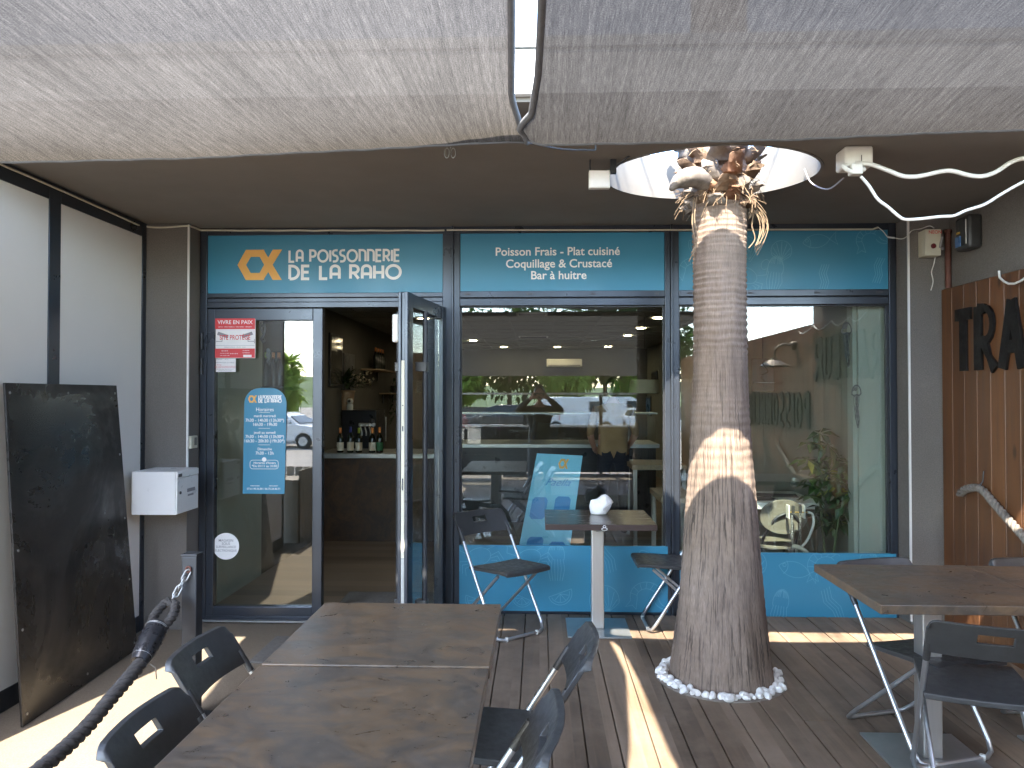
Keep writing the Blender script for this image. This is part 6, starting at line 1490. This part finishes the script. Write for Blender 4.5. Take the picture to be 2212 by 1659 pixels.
# trees and shrubs beyond the car park
def tree(name, label, x, y, h, r, leaf, n, cat='tree', trunk_h=None, zb=-.6, group=None):
    th = thing(name, (x, y, zb), label, cat, group); rn = random.Random(int(x * 10) + 99)
    thh = trunk_h if trunk_h is not None else h * .35
    mb = MB().tube(smooth_path([(x, y, zb), (x + .1, y, zb + thh * .6), (x - .05, y + .1, zb + h * .7)], 4), .2, 8, rs=[.16 * h / 6 * (1 - .09 * k) for k in range(9)])
    for k in range(6):
        a = rn.uniform(0, 6.28); mb.tube([(x, y, zb + thh), (x + r * .4 * math.cos(a), y + r * .4 * math.sin(a), zb + thh + h * .2), (x + r * .75 * math.cos(a), y + r * .75 * math.sin(a), zb + thh + h * .32)], .05 * h / 6, 6)
    mb.build('trunk', 'bark_brown', th, smooth=60)
    mb = MB(); cl = []
    for k in range(26):
        a = rn.uniform(0, 6.28); q = rn.uniform(.2, .95); zc = zb + thh + (h - thh) * rn.uniform(.05, .95); f = math.sin(PI * min(.95, max(.12, (zc - zb - thh) / (h - thh)))) ** .6
        cl.append((Vector((x + r * q * f * math.cos(a), y + r * q * f * math.sin(a), zc)), r * rn.uniform(.2, .42)))
    for k in range(n):
        c_, cr_ = cl[k % len(cl)]; d = Vector((rn.gauss(0, 1), rn.gauss(0, 1), rn.gauss(0, 1))).normalized(); p = c_ + d * cr_ * rn.uniform(.5, 1.05)
        leaf_quad(mb, p, d + Vector((rn.gauss(0, .5), rn.gauss(0, .5), rn.gauss(-.2, .5))), Vector((.1, .2, 1)), rn.uniform(.4, .8), rn.uniform(.2, .4))
    mb.build('crown', leaf, th, fix=False); return th
tree('leafy_tree', 'bright green bushy tree beyond the car park, leftmost in the window mirror', -6.0, -38.5, 5.4, 2.6, 'tree_bright', 2600)
tree('dark_tree', 'dark evergreen tree beyond the car park behind the black car', -2.2, -42, 9.5, 5.0, 'tree_dark', 3400)
tree('dark_tree', 'dark evergreen tree beyond the car park behind the vans', 4.6, -43, 9.5, 5.0, 'tree_dark', 3400)
tree('dark_tree', 'dark evergreen tree beyond the car park, rightmost one', 9.5, -43, 8.0, 4.0, 'tree_dark', 2200)
tree('leafy_tree', 'bright green weeping tree beyond the vans', 1.7, -38.4, 5.6, 1.7, 'tree_bright', 2400)
tree('leafy_tree', 'bright green tree beside the second van beyond the grey wall', 6.0, -38.4, 5.0, 1.3, 'tree_bright', 1800)
tree('leafy_tree', 'pale green tree by the road mirrored in the closed glass door', -12.7, -25, 4.0, 1.2, 'tree_bright', 2200)
tree('dark_tree', 'dark tree by the road far behind the white car', -24, -50, 6.5, 3.5, 'tree_dark', 1800)
for i, (x, y) in enumerate(((-13.5, -22.5), (-17.5, -28))):
    tree('shrub', ('low olive shrub by the road, the nearer one', 'low olive shrub by the road, the further one')[i], x, y, 1.7, 1.3, 'leaf_mid', 900, 'shrub', .2)
tree('flowering_shrub', 'low pink flowering shrub by the road', -9.0, -25.5, .8, .9, 'flower_pink', 500, 'shrub', .1)
tree('flowering_shrub', 'red flowered shrub before the black car', -5.6, -31, 1.2, .7, 'red_print', 350, 'shrub', .1)

# ---------------------------------------------------------------- people
def skin_body(nodes, edges, sub=2):
    me = bpy.data.meshes.new('skel'); names = list(nodes); me.from_pydata([nodes[n][:3] for n in names], [(names.index(a), names.index(b)) for a, b in edges], [])
    o = bpy.data.objects.new('skel', me); COL.objects.link(o)
    o.modifiers.new('s', 'SKIN'); sm = o.modifiers.new('d', 'SUBSURF'); sm.levels = sub; sm.render_levels = sub
    for i, n in enumerate(names):
        r = nodes[n][3]; me.skin_vertices[0].data[i].radius = (r, nodes[n][4] if len(nodes[n]) > 4 else r); me.skin_vertices[0].data[i].use_root = (i == 0)
    dg = bpy.context.evaluated_depsgraph_get(); dg.update(); e = o.evaluated_get(dg).to_mesh()
    vs = [tuple(v.co) for v in e.vertices]; fs = [tuple(p.vertices) for p in e.polygons]
    o.evaluated_get(dg).to_mesh_clear(); bpy.data.objects.remove(o); return vs, fs
def head_geo(mb, c, yaw, s=1.0):
    seg, rg = 28, 22; vs = []; cy, sy3 = math.cos(yaw), math.sin(yaw)
    for i in range(rg + 1):
        ph_ = PI * i / rg; z = math.cos(ph_); 
        for k in range(seg):
            a = 2 * PI * k / seg; x = math.sin(ph_) * math.cos(a); y = math.sin(ph_) * math.sin(a)      # +y is the face
            X, Y, Z = x * .076, y * .096, z * .118
            if z < -.1: X *= 1 - .30 * min(1, (-z - .1) / .8); Y *= 1 - .10 * (-z - .1)
            if y > .55 and z < -.62: Y += .012
            nz_ = math.exp(-((x / .14) ** 2)) * math.exp(-(((z + .12) / .20) ** 2)) if y > 0 else 0; Y += .024 * nz_
            ey_ = (math.exp(-(((abs(x) - .36) / .16) ** 2)) * math.exp(-(((z - .06) / .10) ** 2))) if y > .3 else 0; Y -= .010 * ey_
            mo = math.exp(-((x / .3) ** 2)) * (math.exp(-(((z + .46) / .05) ** 2)) * .006 - math.exp(-(((z + .50) / .018) ** 2)) * .006) if y > .3 else 0; Y += mo
            vs.append((c[0] + s * (X * cy - Y * sy3), c[1] + s * (X * sy3 + Y * cy), c[2] + s * Z))
    fs = []
    for i in range(rg):
        for k in range(seg):
            l = (k + 1) % seg; fs.append((i * seg + k, i * seg + l, (i + 1) * seg + l, (i + 1) * seg + k))
    mb.add(vs, fs)
    for sg in (-1, 1):     # ears
        e_ = []; 
        for k in range(12):
            a = 2 * PI * k / 12; e_.append(((sg * .078), -.005 + .016 * math.cos(a), .002 + .030 * math.sin(a)))
        T2 = lambda p: (c[0] + s * (p[0] * cy - p[1] * sy3), c[1] + s * (p[0] * sy3 + p[1] * cy), c[2] + s * p[2])
        mb.tube([T2(p) for p in e_], .006 * s, 6, closed=True); mb.add([T2(p) for p in e_], [tuple(range(12))])
def hand_geo(mb, wrist, d, palm_n, curl, side):
    """palm with five jointed fingers; d along the hand, palm_n out of the palm"""
    d = Vector(d).normalized(); n_ = Vector(palm_n); n_ = (n_ - d * n_.dot(d)).normalized(); s_ = d.cross(n_) * side; w = Vector(wrist)
    mb.tube([w - d * .01, w + d * .02, w + d * .05, w + d * .085, w + d * .095], .03, 10, rs=[.024, .030, .036, .036, .028])
    for k, (o_, L) in enumerate(((-.030, .068), (-.010, .078), (.010, .074), (.029, .058))):
        p = w + d * .085 + s_ * o_; pts = [p]; dd = d.copy()
        for j, f in enumerate((.45, .32, .23)):
            dd = (dd + n_ * curl * (.5 + .4 * j)).normalized(); pts.append(pts[-1] + dd * L * f)
        mb.tube(pts, .009, 8, rs=[.0098, .0092, .0085, .0068])
    p = w + d * .025 - s_ * .030; t1 = (d * .6 - s_ * .75 + n_ * .3).normalized(); t2 = (d * .9 - s_ * .1 + n_ * .5).normalized()
    mb.tube([p, p + t1 * .036, p + t1 * .036 + t2 * .030, p + t1 * .036 + t2 * .052], .010, 8, rs=[.0125, .0115, .0105, .008])
def hair_cap(name, c, yaw, th, s=1.0, back=.35):
    mb = MB(); rn = random.Random(2); vs = []; cy, sy3 = math.cos(yaw), math.sin(yaw); seg, rg = 32, 14
    for i in range(rg + 1):
        for k in range(seg):
            a = 2 * PI * k / seg; lim = .56 * PI + (.18 * PI if math.sin(a) < 0 else 0) * (-math.sin(a)) - (.26 * PI * max(0, math.sin(a)) ** 2)
            ph_ = lim * i / rg; x, y, z = math.sin(ph_) * math.cos(a), math.sin(ph_) * math.sin(a), math.cos(ph_)
            q = 1.10 + .03 * math.sin(9 * a + 5 * ph_) + rn.uniform(-.02, .02)
            X, Y, Z = x * .076 * q, y * .096 * q, z * .118 * q
            if z < -.1: X *= 1 - .25 * min(1, (-z - .1) / .8)
            vs.append((c[0] + s * (X * cy - Y * sy3), c[1] + s * (X * sy3 + Y * cy), c[2] + s * Z))
    fs = [(i * seg + k, i * seg + (k + 1) % seg, (i + 1) * seg + (k + 1) % seg, (i + 1) * seg + k) for i in range(rg) for k in range(seg)]
    mb.add(vs, fs); mb.build(name, 'hair', th, smooth=180)
def person(label, nodes, edges, regions, head_c, yaw, hands, mats, loc, hs=1.0):
    th = thing('person', loc, label, 'person'); vs, fs = skin_body(nodes, edges)
    mb = MB(); keys = list(nodes)
    pos = {k: Vector(nodes[k][:3]) for k in keys}
    def region(c):
        best, bd = None, 9
        for (a, b) in edges:
            A_, B_ = pos[a], pos[b]; ab = B_ - A_; t = max(0, min(1, (c - A_).dot(ab) / max(1e-6, ab.length_squared))); d_ = (A_ + ab * t - c).length
            if d_ < bd: bd, best = d_, (a, b)
        return regions(best, c)
    for f in fs:
        pass
    mb.add(vs, [], 0); b = 0
    for f in fs:
        c = sum((Vector(vs[i]) for i in f), Vector()) / len(f); mb.f.append(f); mb.mi.append(region(c))
    mb.cur = 0; head_geo(mb, head_c, yaw, hs)
    for h in hands: hand_geo(mb, *h)
    mb.build('body', mats, th, smooth=180)
    e2 = MB(); cy, sy3 = math.cos(yaw), math.sin(yaw)
    for sg in (-1, 1):
        x, y, z = sg * .030 * hs, .082 * hs, .010 * hs; e2.lathe([(.001, -.009), (.008, -.006), (.0105, 0), (.008, .006), (.001, .009)], (head_c[0] + x * cy - y * sy3, head_c[1] + x * sy3 + y * cy, head_c[2] + z), 10)
    e2.build('eyes', 'dark_print', th, smooth=180)
    hair_cap('hair', head_c, yaw, th, hs); return th
def std_edges(): 
    E = [('pelvis', 'waist'), ('waist', 'chest'), ('chest', 'neck0'), ('neck0', 'neck1')]
    for s_ in 'LR': E += [('chest', 'sh' + s_), ('sh' + s_, 'el' + s_), ('el' + s_, 'wr' + s_), ('pelvis', 'hip' + s_), ('hip' + s_, 'kn' + s_), ('kn' + s_, 'an' + s_), ('an' + s_, 'toe' + s_)]
    return E
def reg(top_mat_sleeve_to, waist_z):
    def f(e, c):
        a, b = e
        if b == 'neck1': return 0
        if b.startswith('wr') and not top_mat_sleeve_to: return 0
        if b.startswith('toe'): return 3
        if b[:2] in ('kn', 'an') or c.z < waist_z: return 2
        return 1
    return f
# the customer inside, back to the street
mx, my, mz = .83, 8.45, IF
nd = {'pelvis': (mx, my, mz + .98, .155, .115), 'waist': (mx, my, mz + 1.12, .16, .115), 'chest': (mx, my, mz + 1.34, .175, .12), 'neck0': (mx, my + .01, mz + 1.49, .075), 'neck1': (mx, my + .02, mz + 1.57, .058),
      'shL': (mx - .19, my, mz + 1.43, .065), 'elL': (mx - .26, my + .02, mz + 1.15, .045), 'wrL': (mx - .20, my + .16, mz + .98, .030), 'shR': (mx + .19, my, mz + 1.43, .065), 'elR': (mx + .26, my + .03, mz + 1.15, .045), 'wrR': (mx + .2, my + .2, mz + 1.0, .030),
      'hipL': (mx - .10, my, mz + .90, .10), 'knL': (mx - .11, my + .02, mz + .50, .066), 'anL': (mx - .12, my, mz + .09, .045), 'toeL': (mx - .13, my + .15, mz + .045, .042), 'hipR': (mx + .10, my, mz + .90, .10), 'knR': (mx + .11, my + .02, mz + .50, .066), 'anR': (mx + .12, my - .02, mz + .09, .045), 'toeR': (mx + .14, my + .13, mz + .045, .042)}
person('person in a tan shirt standing inside with back to the window, seen behind the glass', nd, std_edges(), reg(False, mz + .93), (mx, my + .025, mz + 1.66), 0.0,
       [(nd['wrL'][:3], (.35, .8, -.35), (0, .3, -1), .35, 1), (nd['wrR'][:3], (-.3, .8, -.3), (0, .3, -1), .35, -1)], ['skin', 'shirt_tan', 'trousers_navy', 'shoe'], (mx, my, mz))
# the photographer, just behind the camera, holding the phone up
ph0 = -.36
nd = {'pelvis': (.0, ph0 - .03, .90, .15, .11), 'waist': (.0, ph0 - .02, 1.02, .15, .105), 'chest': (.0, ph0, 1.22, .165, .115), 'neck0': (.0, ph0 + .01, 1.36, .07), 'neck1': (.0, ph0 + .04, 1.44, .055),
      'shL': (-.18, ph0 + .02, 1.31, .066), 'elL': (-.33, ph0 + .08, 1.28, .068), 'wrL': (-.125, ph0 + .24, 1.475, .032), 'shR': (.18, ph0 + .02, 1.31, .066), 'elR': (.33, ph0 + .08, 1.28, .068), 'wrR': (.125, ph0 + .24, 1.475, .032),
      'hipL': (-.09, ph0 - .03, .83, .098), 'knL': (-.11, ph0, .47, .066), 'anL': (-.13, ph0 - .03, .085, .045), 'toeL': (-.15, ph0 + .11, .045, .042), 'hipR': (.09, ph0 - .03, .83, .098), 'knR': (.11, ph0, .47, .066), 'anR': (.13, ph0 - .03, .085, .045), 'toeR': (.15, ph0 + .11, .045, .042)}
person('person in a dark jacket holding up a phone, mirrored in the middle window', nd, std_edges(), reg(True, .88), (.0, ph0 + .07, 1.545), 0.0,
       [(nd['wrL'][:3], (.62, .55, .35), (.75, -.4, -.1), .6, 1), (nd['wrR'][:3], (-.62, .55, .35), (-.75, -.4, -.1), .6, -1)], ['skin', 'jacket_black', 'jeans_grey', 'shoe'], (0, ph0, 0))
th = thing('phone', (0, -.055, 1.51), 'dark phone held up level by the photographer', 'phone')
MB().box((-.076, -.062, 1.472), (.076, -.054, 1.548)).build('case', 'black_plastic', th, bevel=.006); MB().box((-.070, -.0628, 1.477), (.070, -.0622, 1.543)).build('screen', 'car_window', th)
for x, z in ((-.06, 1.535), (-.06, 1.515)): MB().lathe([(.008, 0), (.008, .003)], (x, -.0541, z), 14, axis='y').build('lens', 'car_window', th)
